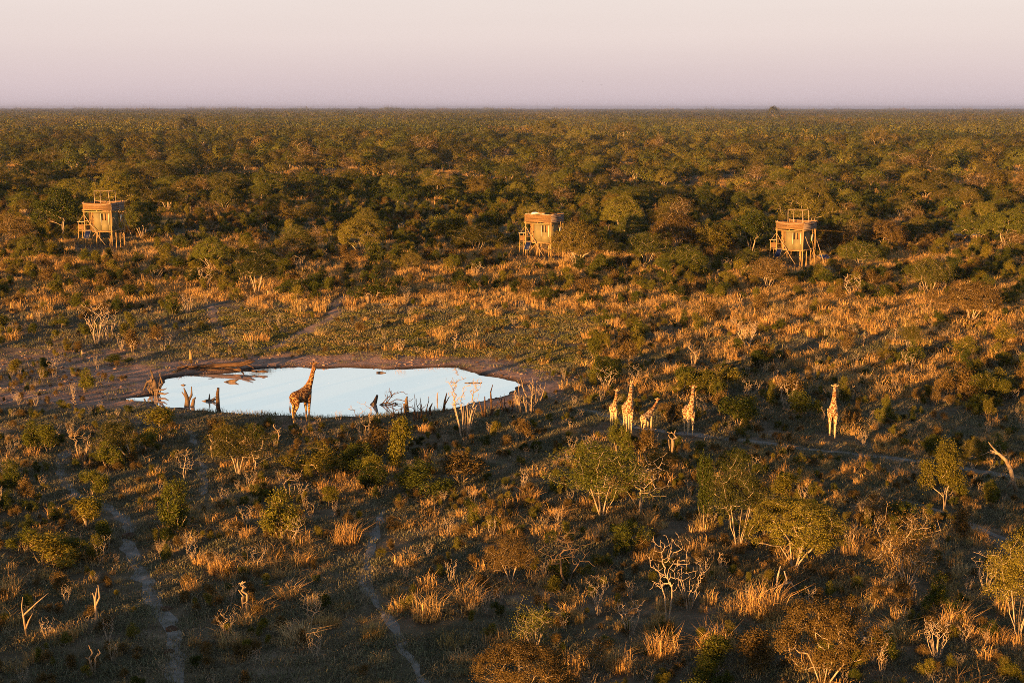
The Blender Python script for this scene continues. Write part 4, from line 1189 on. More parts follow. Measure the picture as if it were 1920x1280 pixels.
# ------------------------------------------------------------------ giraffes
def coat(name, patch_a, patch_b, line, scale, edge):
    m, nt, out = new_mat(name)
    t = node(nt, 'ShaderNodeTexCoord')
    nz = node(nt, 'ShaderNodeTexNoise'); nz.inputs['Scale'].default_value = 3.0
    nt.links.new(t.outputs['Object'], nz.inputs['Vector'])
    ad = node(nt, 'ShaderNodeVectorMath', operation='MULTIPLY_ADD'); ad.inputs[1].default_value = (0.16, 0.16, 0.16)
    nt.links.new(nz.outputs['Color'], ad.inputs[0]); nt.links.new(t.outputs['Object'], ad.inputs[2])
    vo = node(nt, 'ShaderNodeTexVoronoi', feature='DISTANCE_TO_EDGE'); vo.inputs['Scale'].default_value = scale
    nt.links.new(ad.outputs[0], vo.inputs['Vector'])
    vc = node(nt, 'ShaderNodeTexVoronoi', feature='F1'); vc.inputs['Scale'].default_value = scale
    nt.links.new(ad.outputs[0], vc.inputs['Vector'])
    sp_ = node(nt, 'ShaderNodeSeparateXYZ'); nt.links.new(t.outputs['Object'], sp_.inputs[0])
    # patches shrink and vanish down the legs
    mr = node(nt, 'ShaderNodeMapRange'); mr.inputs['From Min'].default_value = 0.55; mr.inputs['From Max'].default_value = 1.7
    mr.inputs['To Min'].default_value = 0.34; mr.inputs['To Max'].default_value = edge
    nt.links.new(sp_.outputs['Z'], mr.inputs['Value'])
    gt = node(nt, 'ShaderNodeMath', operation='SUBTRACT'); nt.links.new(vo.outputs['Distance'], gt.inputs[0]); nt.links.new(mr.outputs[0], gt.inputs[1])
    st = node(nt, 'ShaderNodeMapRange'); st.inputs['From Min'].default_value = -0.01; st.inputs['From Max'].default_value = 0.02
    nt.links.new(gt.outputs[0], st.inputs['Value'])
    pr = node(nt, 'ShaderNodeMix', data_type='RGBA'); nt.links.new(vc.outputs['Color'], pr.inputs[0])
    pr.inputs[6].default_value = (*patch_a, 1); pr.inputs[7].default_value = (*patch_b, 1)
    mx = node(nt, 'ShaderNodeMix', data_type='RGBA'); nt.links.new(st.outputs[0], mx.inputs[0])
    mx.inputs[6].default_value = (*line, 1); nt.links.new(pr.outputs[2], mx.inputs[7])
    b = node(nt, 'ShaderNodeBsdfPrincipled'); b.inputs['Roughness'].default_value = 0.8; b.inputs['Specular IOR Level'].default_value = 0.2
    nt.links.new(mx.outputs[2], b.inputs['Base Color']); nt.links.new(b.outputs[0], out.inputs[0])
    return m


M['coat_dark'] = coat('dark_patched_coat', (0.045, 0.018, 0.008), (0.085, 0.034, 0.013), (0.36, 0.21, 0.08), 3.5, 0.048)
M['coat_light'] = coat('tawny_patched_coat', (0.11, 0.045, 0.016), (0.17, 0.077, 0.03), (0.44, 0.335, 0.205), 4.0, 0.075)


def loft(b, secs, n=14):
    """secs: (x, y, z, half width across y, half height) along x; closed"""
    th = np.linspace(0, 2 * math.pi, n, endpoint=False); V = []
    for x_, y_, z_, w, h in secs: V += [(x_, y_ + w * math.cos(t), z_ + h * math.sin(t)) for t in th]
    m = len(secs); V += [(secs[0][0], secs[0][1], secs[0][2]), (secs[-1][0], secs[-1][1], secs[-1][2])]
    Q = [(i * n + j, i * n + (j + 1) % n, (i + 1) * n + (j + 1) % n, (i + 1) * n + j) for i in range(m - 1) for j in range(n)]
    T = [(m * n, (j + 1) % n, j) for j in range(n)] + [(m * n + 1, (m - 1) * n + j, (m - 1) * n + (j + 1) % n) for j in range(n)]
    b.add(np.array(V), Q, T)


def giraffe(P, height, yaw, label, coatm, neck=(0.42, 0.0), head_yaw=0.0, head_pitch=-0.45, legs=((0, 0), (0, 0), (0, 0), (0, 0)), young=False):
    """legs: forward swing of the hooves (front left, front right, hind left, hind right), then a lift"""
    s = height / 4.95
    b = MB()
    fat = 0.9 if coatm == 'coat_light' else 0.98
    loft(b, [(-1.08, 0, 2.34, .07, .10), (-1.0, 0, 2.28, .26 * fat, .30), (-.8, 0, 2.24, .36 * fat, .44), (-.45, 0, 2.22, .42 * fat, .50), (-.05, 0, 2.25, .46 * fat, .55), (.32, 0, 2.34, .44 * fat, .60),
             (.62, 0, 2.44, .38 * fat, .62), (.86, 0, 2.46, .29 * fat, .48), (1.0, 0, 2.46, .14, .26)], 16)
    # neck: lean = forward slope, bend = sideways
    lean, side = neck
    A = np.array([.62, 0, 2.62]); L = 2.02
    d1 = np.array([lean + .16, side * .6, .9]); d1 /= np.linalg.norm(d1); d2 = np.array([lean * .8, side, .93]); d2 /= np.linalg.norm(d2)
    N = [A, A + d1 * .45, A + d1 * .9, A + d1 * .9 + d2 * .5, A + d1 * .9 + d2 * (L - .9)]
    b.tube(N, [.40, .29, .215, .175, .15], 12, flat=0.8)
    b.tube([(.25, 0, 2.72), (.62, 0, 2.86), A + d1 * .55 + np.array([-.07, 0, 0])], [.16, .26, .16], 10)
    top = N[-1]
    hd = np.array([math.cos(head_yaw) * math.cos(head_pitch), math.sin(head_yaw) * math.cos(head_pitch), math.sin(head_pitch)])
    sd_ = np.array([-math.sin(head_yaw), math.cos(head_yaw), 0]); up_ = np.cross(hd, sd_) * -1
    up_ = np.cross(hd, sd_); up_ = up_ if up_[2] > 0 else -up_
    c0 = top + np.array([0, 0, .06])
    b.tube([c0 - hd * .14, c0 - hd * .02, c0 + hd * .16, c0 + hd * .36, c0 + hd * .54, c0 + hd * .64], [.07, .165, .165, .118, .105, .06], 12)
    b.tube([c0 - hd * .04 - up_ * .1, c0 + hd * .25 - up_ * .11, c0 + hd * .46 - up_ * .05], [.10, .085, .06], 8)
    for q in (-1, 1):
        e0 = c0 - hd * .06 + sd_ * q * .12 + up_ * .07
        b.tube([e0, e0 + sd_ * q * .09 + up_ * .05, e0 + sd_ * q * .18 + up_ * .09, e0 + sd_ * q * .25 + up_ * .10], [.035, .065, .055, .025], 8)
        o0 = c0 - hd * .01 + sd_ * q * .075 + up_ * .12
        b.tube([o0, o0 + up_ * .14 - hd * .04, o0 + up_ * .23 - hd * .06], [.055, .045, .055], 8)
    hooves = []
    for k, (fx, sy) in enumerate((('f', 1), ('f', -1), ('h', 1), ('h', -1))):
        sw, lift = legs[k]
        y_ = sy * .23
        if fx == 'f':
            J = [(.60, y_ * .9, 2.3, .24), (.60, y_, 1.85, .19), (.60 + sw * .25, y_, 1.45, .125), (.62 + sw * .55, y_ * .95, 1.02, .095), (.61 + sw * .7, y_ * .93, .88, .072), (.60 + sw * .92 - lift * .3, y_ * .92, .26 + lift, .056), (.62 + sw - lift * .35, y_ * .92, .14 + lift, .068)]
            hx = .65 + sw - lift * .38
        else:
            J = [(-.72, y_ * .8, 2.3, .30), (-.66, y_, 1.9, .25), (-.60 + sw * .25, y_, 1.5, .15), (-.82 + sw * .55, y_ * .95, 1.06, .10), (-.82 + sw * .7, y_ * .93, .92, .072), (-.77 + sw * .92, y_ * .92, .26 + lift, .054), (-.75 + sw, y_ * .92, .14 + lift, .066)]
            hx = -.72 + sw
        b.tube([j[:3] for j in J], [j[3] for j in J], 10)
        hooves.append((hx, y_ * .92, .0 + lift))
    b.tube([(-1.02, 0, 2.46), (-1.14, 0, 2.25), (-1.17, .02, 1.9), (-1.16, .03, 1.55)], [.06, .045, .035, .03], 7)
    me = b.mesh('body_raw', M[coatm]); me.transform(Matrix.Scale(s, 4))
    tmp = bpy.data.objects.new('giraffe_raw', me); COL.objects.link(tmp)
    rm = tmp.modifiers.new('r', 'REMESH'); rm.mode = 'VOXEL'; rm.voxel_size = 0.030 * s; rm.use_smooth_shade = True
    sm = tmp.modifiers.new('s', 'SMOOTH'); sm.factor = 0.5; sm.iterations = 4
    dg = bpy.context.evaluated_depsgraph_get()
    body_me = bpy.data.meshes.new_from_object(tmp.evaluated_get(dg), depsgraph=dg)
    bpy.data.objects.remove(tmp); body_me.name = 'giraffe_body'
    body_me.materials.clear(); body_me.materials.append(M[coatm])
    root = bpy.data.objects.new('giraffe', None); COL.objects.link(root)
    root.location = P; root.rotation_euler = (0, 0, yaw)
    tag(root, label, 'giraffe', 'giraffes at the waterhole')
    ob('body', body_me, root)
    mn = MB()
    back = [N[1] - d1 * .1, N[2], N[3], N[4]]
    off = [.27, .205, .165, .14]
    nrm = np.array([-d2[2], 0, d2[0]])
    V = []
    for p, o_ in zip(back, off):
        for yy in (-.025, .025): V.append((p + nrm * (o_ - .05) + np.array([0, yy, 0])) * s)
        V.append((p + nrm * (o_ + .075)) * s)
    Q = []
    for i in range(len(back) - 1):
        a = i * 3; Q += [(a, a + 3, a + 5, a + 2), (a + 2, a + 5, a + 4, a + 1)]
    mn.add(np.array(V), Q); mn.build('mane', M['mane'], root)
    tt = MB(); tt.tube(np.array([(-1.16, .03, 1.62), (-1.17, .03, 1.4), (-1.15, .03, 1.12), (-1.13, .03, .98)]) * s, np.array([.035, .06, .055, .01]) * s, 7); tt.build('tail_tuft', M['hair'], root, smooth=True)
    for h in hooves:
        hb = MB(); hb.tube(np.array([(h[0] - .01, h[1], h[2] + .15), (h[0], h[1], h[2] + .08), (h[0] + .03, h[1], h[2] - .01)]) * s, np.array([.06, .078, .098]) * s, 9); hb.build('hoof', M['hoof'], root)
    for q in (-1, 1):
        eb = MB(); c = (c0 + hd * .1 + sd_ * q * .145 + up_ * .045) * s
        eb.tube([c - up_ * .028 * s, c - up_ * .014 * s, c + up_ * .014 * s, c + up_ * .028 * s], np.array([.008, .026, .026, .008]) * s, 8); eb.build('eye', M['eye'], root, smooth=True)
    OCC.append((P[0], P[1], 1.2))
    return root


giraffe(GIR_AT[0], 5.15, R(50), 'dark patched giraffe standing at the near edge of the waterhole', 'coat_dark', neck=(.30, -.10), head_yaw=R(-128), head_pitch=-.5, legs=((.08, 0), (-.02, 0), (.12, 0), (-.16, 0)))
giraffe(GIR_AT[1], 3.25, R(-86), 'small pale giraffe farthest left of the standing group', 'coat_light', neck=(.30, .12), head_yaw=R(-18), head_pitch=-.35, legs=((.05, 0), (-.06, 0), (.06, 0), (-.1, 0)), young=True)
giraffe(GIR_AT[2], 4.45, R(-86), 'boldly patched giraffe behind the dark bush, second of the group', 'coat_light', neck=(.26, .05), head_yaw=R(-10), head_pitch=-.5, legs=((.06, 0), (-.02, 0), (.04, 0), (-.14, 0)))
giraffe(GIR_AT[3], 3.15, R(48), 'young giraffe facing away with its neck slanting right', 'coat_light', neck=(1.05, -.08), head_yaw=R(35), head_pitch=-.2, legs=((-.05, 0), (.08, 0), (.05, 0), (-.1, 0)), young=True)
giraffe(GIR_AT[4], 4.30, R(-84), 'upright giraffe facing the camera with front legs spread', 'coat_light', neck=(.24, .04), head_yaw=R(-20), head_pitch=-.55, legs=((.10, 0), (-.04, 0), (-.10, 0), (.02, 0)))
giraffe(GIR_AT[5], 4.50, R(-101), 'lone giraffe walking towards the camera in front of bushes', 'coat_light', neck=(.26, .03), head_yaw=R(0), head_pitch=-.55, legs=((.18, 0), (.05, .22), (-.12, 0), (.05, 0)))

# ------------------------------------------------------------------ sleeping towers
def pole(parent, p0, p1, r=0.075, mat='pole', name='post', bend=0.02):
    b = MB(); p0, p1 = np.array(p0, float), np.array(p1, float); L = np.linalg.norm(p1 - p0)
    j = np.random.default_rng(int(abs(p0.sum() * 1000 + p1.sum() * 77)) % 99999)
    pts = [p0 + (p1 - p0) * t + (j.normal(0, bend * L * .5, 3) if 0 < t < 1 else 0) for t in (0, .25, .5, .75, 1)]
    b.tube(pts, [r * 1.06, r * .98, r * 1.02, r * .95, r * .9], 8)
    return b.build(name, M[mat], parent, smooth=True)


def stick_wall(parent, x0, x1, y0, y1, z0, z1, mat, name, vertical=False, n=9, r=None, loose=0.0):
    """a screen of round sticks between two corners"""
    b = MB(); j = np.random.default_rng(int(abs(x0 * 91 + y0 * 37 + z0 * 13 + x1 * 7) * 100) % 99999)
    for k in range(n):
        t = (k + .5) / n
        if vertical:
            x_, y_ = x0 + (x1 - x0) * t, y0 + (y1 - y0) * t; rr = r or math.hypot(x1 - x0, y1 - y0) / n * .52
            b.tube([(x_, y_, z0 + j.uniform(-.05, .02)), (x_ + j.normal(0, .01), y_, (z0 + z1) / 2), (x_, y_, z1 + j.uniform(-.03, .1))], rr * j.uniform(.85, 1.1), 6)
        else:
            z_ = z0 + (z1 - z0) * t; rr = r or (z1 - z0) / n * .53
            d = np.array([x1 - x0, y1 - y0, 0]); ext = j.uniform(.0, .09, 2)
            a = np.array([x0, y0, z_]) - d * ext[0] * .3; c = np.array([x1, y1, z_]) + d * ext[1] * .3
            b.tube([a, (a + c) / 2 + np.array([0, 0, j.normal(0, .015 + loose)]), c], rr * j.uniform(.85, 1.12), 6)
    return b.build(name, M[mat], parent, smooth=True)


def sag_cloth(parent, p0, p1, drop, sag, mat, name, out):
    """rolled canvas hung along an edge, sagging in the middle"""
    n = 13; V = []; p0, p1, out = np.array(p0, float), np.array(p1, float), np.array(out, float)
    for k in range(n):
        t = k / (n - 1); q = p0 + (p1 - p0) * t; s_ = 4 * t * (1 - t)
        top = q - np.array([0, 0, sag * s_]); wave = .03 * math.sin(k * 2.1)
        prof = [(0, 0), (.07 + wave, -.05), (.09 + wave, -drop * .5), (.03, -drop * (1 + .2 * s_)), (-.03, -drop * .5)]
        V += [top + out * a + np.array([0, 0, c]) for a, c in prof]
    m = 5
    Q = [(i * m + j, i * m + (j + 1) % m, (i + 1) * m + (j + 1) % m, (i + 1) * m + j) for i in range(n - 1) for j in range(m)]
    b = MB(); b.add(np.array(V), Q)
    return b.build(name, M[mat], parent, smooth=True)


def solar(parent, c, w, h, tilt, yawz, name='solar_panel', cell='cell', thick=.05):
    """framed panel; returns the part"""
    rot = Euler((tilt, 0, yawz)); b = MB()
    b.box((0, 0, 0), (w, h, thick * .5))
    o = b.build(name, M[cell], parent); o.location = c; o.rotation_euler = rot
    for sx, sy, lx, ly in ((-1, 0, .03, h + .03), (1, 0, .03, h + .03), (0, -1, w - .04, .03), (0, 1, w - .04, .03)):
        f = MB(); f.box((sx * w / 2, sy * h / 2, 0), (lx, ly, thick)); f.build('panel_frame', M['frame'], o)
    return o


def tower(P, yaw, label, bed=True, bundle=False):
    root = bpy.data.objects.new('lookout_tower', None); COL.objects.link(root)
    root.location = P; root.rotation_euler = (0, 0, -yaw)
    tag(root, label, 'tower', 'sleeping towers on the slope')
    W, D = 4.45, 4.0
    xl, xr, yf, yb = -W / 2, W / 2, 0.0, D
    zf, zc, zr, zp = 2.62, 5.62, 5.86, 7.0          # floor, ceiling beam, roof deck, parapet top
    for (x_, y_) in ((xl, yf), (xr, yf), (xl, yb), (xr, yb)): pole(root, (x_, y_, -.3), (x_ + .02, y_, zp + .12), .105, bend=.006)
    for x_ in (-.35,): pole(root, (x_, yf, -.3), (x_, yf, zf), .075)
    for x_, y_ in ((.9, 1.9), (1.5, 2.6), (-.9, 2.2), (xr, 1.3), (xr, 2.6), (.1, 3.2), (-1.6, 3.4)): pole(root, (x_, y_, -.3), (x_ + .05, y_, zf), .06)
    # floor, roof deck: beams and boards
    for z_ in (zf, zc):
        for a, c in (((xl - .2, yf - .06, z_), (xr + .2, yf - .06, z_)), ((xl - .2, yb + .06, z_), (xr + .2, yb + .06, z_)), ((xr + .07, yf - .2, z_ + .1), (xr + .07, yb + .2, z_ + .1)), ((xl - .07, yf - .2, z_ + .1), (xl - .07, yb + .2, z_ + .1))):
            pole(root, a, c, .08, name='beam', bend=.004)
    for z_, nm in ((zf + .14, 'floor_board'), (zr + .06, 'roof_board')):
        for k in range(10):
            b = MB(); b.box((0, yf + .25 + k * (D - .5) / 9, z_ + (k % 2) * .006), (W - .3, .36, .05)); b.build(nm, M['deck'], root)
    # parapet screens of sticks on the roof edge
    stick_wall(root, xl - .05, xr + .05, yf - .1, yf - .1, zr, zp - .05, 'stick', 'parapet_screen', n=9)
    stick_wall(root, xr + .12, xr + .12, yf, yb, zr, zp - .02, 'weathered', 'parapet_screen', n=9, loose=.02)  # this side gets a greyer stick colour than the other three
    stick_wall(root, xl - .12, xl - .12, yf, yb, zr, zp - .02, 'stick', 'parapet_screen', n=9)
    stick_wall(root, xl, xr, yb + .1, yb + .1, zr, zp, 'stick', 'parapet_screen', n=9)
    pole(root, (xl - .25, yf - .2, zr + .02), (xr + .2, yf - .2, zr + .02), .055, 'pole', 'parapet_rail')
    if bed:
        sag_cloth(root, (xl - .22, yf - .1, zp + .06), (xr + .05, yf - .1, zp + .04), .22, .30, 'canvas_brown', 'canvas_roll', (0, -1, 0))
        sag_cloth(root, (xr + .1, yf - .1, zp + .04), (xr + .15, yb + .2, zp + .1), .2, .28, 'canvas_brown', 'canvas_roll', (1, 0, 0))
        sag_cloth(root, (xl - .2, yb + .1, zp + .1), (xr + .25, yb + .1, zp + .16), .16, .1, 'canvas_brown', 'canvas_roll', (0, -1, 0))
        bx0, bx1, by0, by1, bt = -.95, 1.55, 1.0, 2.9, zr + 2.85
        for x_, y_ in ((bx0, by0), (bx1, by0), (bx0, by1), (bx1, by1)): pole(root, (x_, y_, zr), (x_, y_, bt), .045, 'pale', 'bed_post')
        for a, c in (((bx0, by0, bt), (bx1, by0, bt)), ((bx0, by1, bt + .01), (bx1, by1, bt + .01)), ((bx0, by0, bt + .02), (bx0, by1, bt + .02)), ((bx1, by0, bt + .02), (bx1, by1, bt + .02))):
            pole(root, a, c, .035, 'bark', 'canopy_rail')
        b = MB(); b.box((.3, 1.95, zr + .5), (2.2, 1.7, .35)); o = b.build('bed', M['deck'], root)
        b = MB(); b.box((.3, 1.95, zr + .78), (2.1, 1.6, .2)); b.build('mattress', M['white_cloth'], o)
    else:
        pole(root, (xl, yf - .15, zp + .06), (xr + .1, yf - .15, zp + .02), .06, 'pale', 'parapet_rail')
        pole(root, (xr + .12, yf, zp + .06), (xr + .14, yb, zp + .18), .06, 'pale', 'parapet_rail')
    if bundle:
        g = np.random.default_rng(5); b = MB()
        b.tube([(-1.5, .35, zp - .02), (-1.1, .3, zp + .16), (-.6, .35, zp + .22), (-.1, .4, zp + .1), (.6, .45, zp + .05), (1.2, .5, zp)], [.12, .24, .2, .16, .13, .08], 9, flat=.8)
        b.build('bedding_bundle', M['white_cloth'], root, smooth=True)
        pole(root, (-.6, .2, zp + .1), (.9, .2, zp + .24), .06, 'pole', 'parapet_rail')
    # canvas room with netted window between two pale straps
    cx0, cx1, cy = -.75, xr - .12, .12
    wx0, wx1, wz0, wz1 = .55, 1.75, 4.35, 5.35
    def cpanel(name, x0, x1, z0, z1, y_=cy, mat='canvas'):
        b = MB(); b.box(((x0 + x1) / 2, y_, (z0 + z1) / 2), (x1 - x0, .04, z1 - z0)); return b.build(name, M[mat], root)
    z0, z1 = zf + .18, zc - .14
    front = cpanel('canvas_wall', cx0, wx0, z0, z1)
    cpanel('canvas_wall', wx1, cx1, z0, z1); cpanel('canvas_wall', wx0, wx1, z0, wz0); cpanel('canvas_wall', wx0, wx1, wz1, z1)
    b = MB(); b.box(((wx0 + wx1) / 2, cy + .06, (wz0 + wz1) / 2), (wx1 - wx0 + .1, .02, wz1 - wz0 + .1)); win = b.build('window', M['net'], root)
    b = MB(); b.box((wx0 + .45, cy + .02, (wz0 + wz1) / 2), (.22, .03, wz1 - wz0)); b.build('window_flap', M['pole'], win)
    b = MB(); b.box((wx1 - .22, cy + .03, (wz0 + wz1) / 2), (.44, .02, wz1 - wz0)); b.build('window_flap', M['stick'], win)
    for x_ in (wx0 - .04, wx1 + .06):
        b = MB(); b.tube([(x_, cy - .06, wz1 + .02), (x_ + .01, cy - .08, wz1 - .8), (x_, cy - .06, wz0 - .72)], [.045, .06, .055], 6); b.build('strap', M['strap'], root, smooth=True)
    b = MB(); b.box((xr - .1, (cy + D * .62) / 2, (z0 + z1) / 2), (.04, D * .62 - cy, z1 - z0)); b.build('canvas_wall', M['canvas'], root)
    b = MB(); b.box(((cx0 + cx1) / 2, D * .62, (z0 + z1) / 2), (cx1 - cx0, .04, z1 - z0)); b.build('canvas_wall', M['canvas'], root)
    b = MB(); b.box((cx0, (cy + D * .62) / 2, (z0 + z1) / 2), (.04, D * .62 - cy, z1 - z0)); b.build('canvas_wall', M['canvas'], root)
    # open stick-walled bay left of the canvas room
    stick_wall(root, xl + .1, cx0 - .1, 1.2, 1.2, zf + .2, zc - .2, 'stick', 'stick_wall', vertical=True, n=9)
    pole(root, (-1.05, .1, zf), (-1.05, .1, zc), .075)
    pole(root, (-1.35, .3, zf), (-1.38, .3, zc), .05)
    pole(root, (xl, yf - .05, 3.55), (cx0, yf - .05, 3.6), .045, 'pole', 'rail')
    pole(root, (xl, yf - .05, 4.2), (-1.05, yf - .05, 4.22), .04, 'pole', 'rail')
    # braces
    pole(root, (xl + .12, yf - .2, 5.1), (xl + 3.55, yf - .5, .6), .055, 'bark', 'brace')
    pole(root, (-.35, yf - .12, 2.5), (-1.5, yf - .12, 1.2), .05, 'pole', 'brace')
    pole(root, (xr + .1, yb + .1, 4.4), (xr + 1.6, yb + .6, -.1), .06, 'bark', 'brace')
    pole(root, (xr + .1, .6, 4.8), (xr + .5, 3.9, .2), .05, 'bark', 'brace')
    # landing and stair on the left
    for x_, y_ in ((xl - 1.25, .3), (xl - .95, .9), (xl - 1.25, 2.4), (xl - .5, 1.4)): pole(root, (x_, y_, -.3), (x_, y_, 4.0), .06)
    pole(root, (xl - 1.4, .25, 4.0), (xl, .1, 4.05), .05, 'pale', 'rail'); pole(root, (xl - 1.3, .3, 4.02), (xl - 1.25, 2.5, 4.05), .045, 'pale', 'rail')
    pole(root, (xl - 1.2, .6, 4.1), (xl - .1, .6, 5.5), .035, 'bark', 'brace')
    stick_wall(root, xl - 1.2, xl - .1, .42, .42, zf + .2, 3.6, 'stick', 'landing_screen', n=7)
    for k in range(5):
        b = MB(); b.box((xl - .62, .5 + k * .42, zf + .05), (1.3, .36, .05)); b.build('landing_board', M['deck'], root)
    # ladder and towels on the shaded side
    for dy in (0, .5): pole(root, (xr + .75, 2.5 + dy, -.2), (xr + .35, 2.5 + dy, zr), .045, 'pole', 'ladder_rail')
    for k in range(9):
        t = (k + 1) / 10; pole(root, (xr + .75 - .4 * t, 2.5, zr * t), (xr + .75 - .4 * t, 3.0, zr * t), .03, 'pole', 'ladder_rung')
    b = MB(); b.box((xr + .45, 2.2, 4.55), (.05, .45, 1.0), Euler((0, .1, 0))); b.build('hanging_cloth', M['strap'], root)
    solar(root, (xl + .62, yf - .55, 2.15), .95, 1.25, R(62), R(-8))
    pole(root, (xl + .9, yf - .3, -.2), (xl + .9, yf - .2, 1.7), .05)
    return root


tower(at(186, 466), R(12), 'tall wooden stilt tower with rooftop bed frame on the left slope', True)
tower(at(1009, 487), R(30), 'stilt tower with flat parapet and white bedding bundle on top', False, True)
tower(at(1479, 501), R(39), 'wooden stilt tower with rooftop bed frame beside rounded brown tree', True)

def ground_panel(px, py, w, h, tilt, yawz, zc, label):
    P = at(px, py)
    root = bpy.data.objects.new('solar_panel_stand', None); COL.objects.link(root); root.location = P; root.rotation_euler = (0, 0, yawz)
    tag(root, label, 'solar panel', 'solar panels in the scrub')
    solar(root, (0, 0, zc), w, h, tilt, 0, cell='cell_blue')
    for sx in (-1, 1):
        for sy in (-1, 1): pole(root, (sx * w * .38, sy * h * .35, -.2), (sx * w * .38, sy * h * .35, zc + sy * h * .35 * math.tan(tilt) - .06), .05, name='leg')
    OCC.append((P[0], P[1], 1.5))


ground_panel(1793, 452, 1.35, 1.4, R(28), R(12), 1.5, 'blue solar panel standing in scrub right of the right tower')
ground_panel(1832, 452, 1.8, 1.2, R(30), R(-40), 1.4, 'tilted blue solar panel farther right of its twin')
ground_panel(1546, 492, 1.6, 1.2, R(25), R(20), .9, 'faded blue solar panel low behind the right tower')

# ------------------------------------------------------------------ dead wood round the water
def wood(name, label, cat, px, strokes, mat, z_off=0.0, plane=None, part='limb'):
    """strokes: lists of (pixel x, pixel height above base line, depth shift m, radius m) relative to the base pixel"""
    P = at(*px) if plane is None else on_plane(*px, plane); q = ppm(P)
    root = bpy.data.objects.new(name, None); COL.objects.link(root); root.location = P
    tag(root, label, cat)
    for k, st in enumerate(strokes):
        b = MB(); pts = [((a - px[0]) / q, dy, h / q + z_off) for a, h, dy, r in st]
        r = [max(a[3], .012) for a in st]
        if len(pts) == 2: pts.insert(1, tuple(np.mean(pts, axis=0) + np.array([.02, 0, .03]))); r.insert(1, (r[0] + r[1]) / 2)
        b.tube(pts, r, 8)
        b.build('trunk' if k == 0 else part, M[mat], root, smooth=True)
    OCC.append((P[0], P[1], .6))
    return root


def snagg(x0, y0, n, w, h, seed):
    """crooked dead stems with side forks (pixel units)"""
    g = np.random.default_rng(seed); out = []
    for k in range(n):
        xb = x0 + g.uniform(-.3, .3) * w; hh = h * g.uniform(.45, 1.05); sl = (xb - x0) / w * g.uniform(.2, 1.4) * .7; r0 = g.uniform(.045, .085)
        st = [(xb, -2, g.uniform(-.4, .4), r0)]; xx = xb
        for q in range(1, 6):
            xx += sl * hh / 5 + g.normal(0, hh * .035); st.append((xx, hh * q / 5, st[0][2] + g.normal(0, .12), r0 * (1 - q * .16)))
        out.append(st)
        if g.random() < .7:
            p = st[g.integers(2, 5)]; dx = g.choice([-1, 1]) * hh * g.uniform(.12, .3)
            out.append([(p[0], p[1], p[2], p[3]), (p[0] + dx * .6, p[1] + hh * .10, p[2] + .1, p[3] * .6), (p[0] + dx, p[1] + hh * .28, p[2] + .1, .015)])
    return out


wood('fallen_log', 'long dark fallen tree trunk lying along the far bank', 'log', (420, 703),
     [[(332, 3, .2, .06), (352, 4, .2, .13), (380, 5, .1, .19), (405, 6, .2, .25), (430, 8, .2, .22), (450, 9, .2, .27), (468, 12, .2, .17), (478, 15, .2, .05)],
      [(425, 3, -.2, .08), (450, 2, -.9, .12), (475, 2, -1.3, .11), (492, 1, -1.6, .09), (500, 2, -1.7, .15), (508, 1, -1.7, .05)], [(448, 4, -.2, .12), (458, 3, -1.4, .10), (464, 2, -2.4, .09), (468, 1, -3.0, .04)],
      [(440, 6, 0, .1), (458, 13, 0, .12), (466, 16, .1, .08), (474, 19, .1, .04)], [(350, 4, 0, .09), (343, 3, -.9, .09), (336, 2, -1.6, .06), (331, 1, -1.9, .03)], [(352, 3, -.3, .05), (375, 2, -.7, .07), (400, 2, -.9, .09), (440, 2, -.7, .06)],
      [(462, 10, 0, .09), (474, 6, -.3, .07), (480, 2, -.6, .04)], [(345, 5, .2, .06), (336, 10, .3, .04), (333, 14, .3, .02)], [(410, 7, .1, .07), (396, 12, .4, .04), (388, 14, .5, .02)]], 'log')
wood('driftwood_stump', 'dark tangled stump at the left end of the waterhole', 'stump', (294, 742),
     snagg(291, 742, 9, 30, 50, 61) + [[(294, -2, 0, .28), (293, 12, 0, .22), (290, 24, .1, .24), (287, 36, .2, .12), (283, 50, .2, .05)], [(296, 10, 0, .14), (306, 24, 0, .10), (300, 44, 0, .04)], [(292, 8, -.2, .12), (312, 6, -.6, .08), (320, 9, -.8, .03)], [(290, 12, -.2, .12), (310, 14, -.5, .06), (316, 17, -.6, .03)],
      [(292, 2, -.2, .1), (304, -8, -.5, .08), (300, -14, -.6, .03)], [(288, 30, 0, .2), (276, 26, .2, .1), (268, 10, .3, .06)]], 'dark')
wood('driftwood_stump', 'black branching stump in the shallows left of the post', 'stump', (356, 762),
     [[(350, -4, 0, .25), (352, 12, 0, .22), (349, 26, 0, .12), (346, 36, 0, .04)], [(352, 8, 0, .14), (360, 22, 0, .10), (360, 38, .1, .03)], [(360, -2, 0, .2), (364, 14, 0, .12), (368, 18, 0, .04)], [(350, 14, 0, .08), (342, 28, 0, .04)], [(340, -4, -.3, .12), (360, -6, -.3, .16), (368, -4, -.3, .05)]], 'dark', plane=WATER_Z)
wood('driftwood_root', 'small black root lying in the water beside the post', 'driftwood', (394, 752),
     [[(377, -1, 0, .04), (388, 1, 0, .13), (400, 2, 0, .12), (408, 5, 0, .04)], [(392, 1, 0, .10), (393, 14, 0, .03)], [(396, 1, 0, .08), (404, 8, .1, .03)]], 'dark', plane=WATER_Z)
wood('dead_post', 'upright broken trunk standing in the water', 'stump', (410, 774), [[(411, -6, 0, .20), (409, 16, 0, .17), (409, 36, 0, .15), (411, 48, 0, .10)]], 'log', plane=WATER_Z)
wood('driftwood_root', 'dark floating root below the fallen log', 'driftwood', (433, 716), [[(420, 0, 0, .03), (432, 1, 0, .20), (440, 2, 0, .14), (448, 5, 0, .03)]], 'dark', plane=WATER_Z)
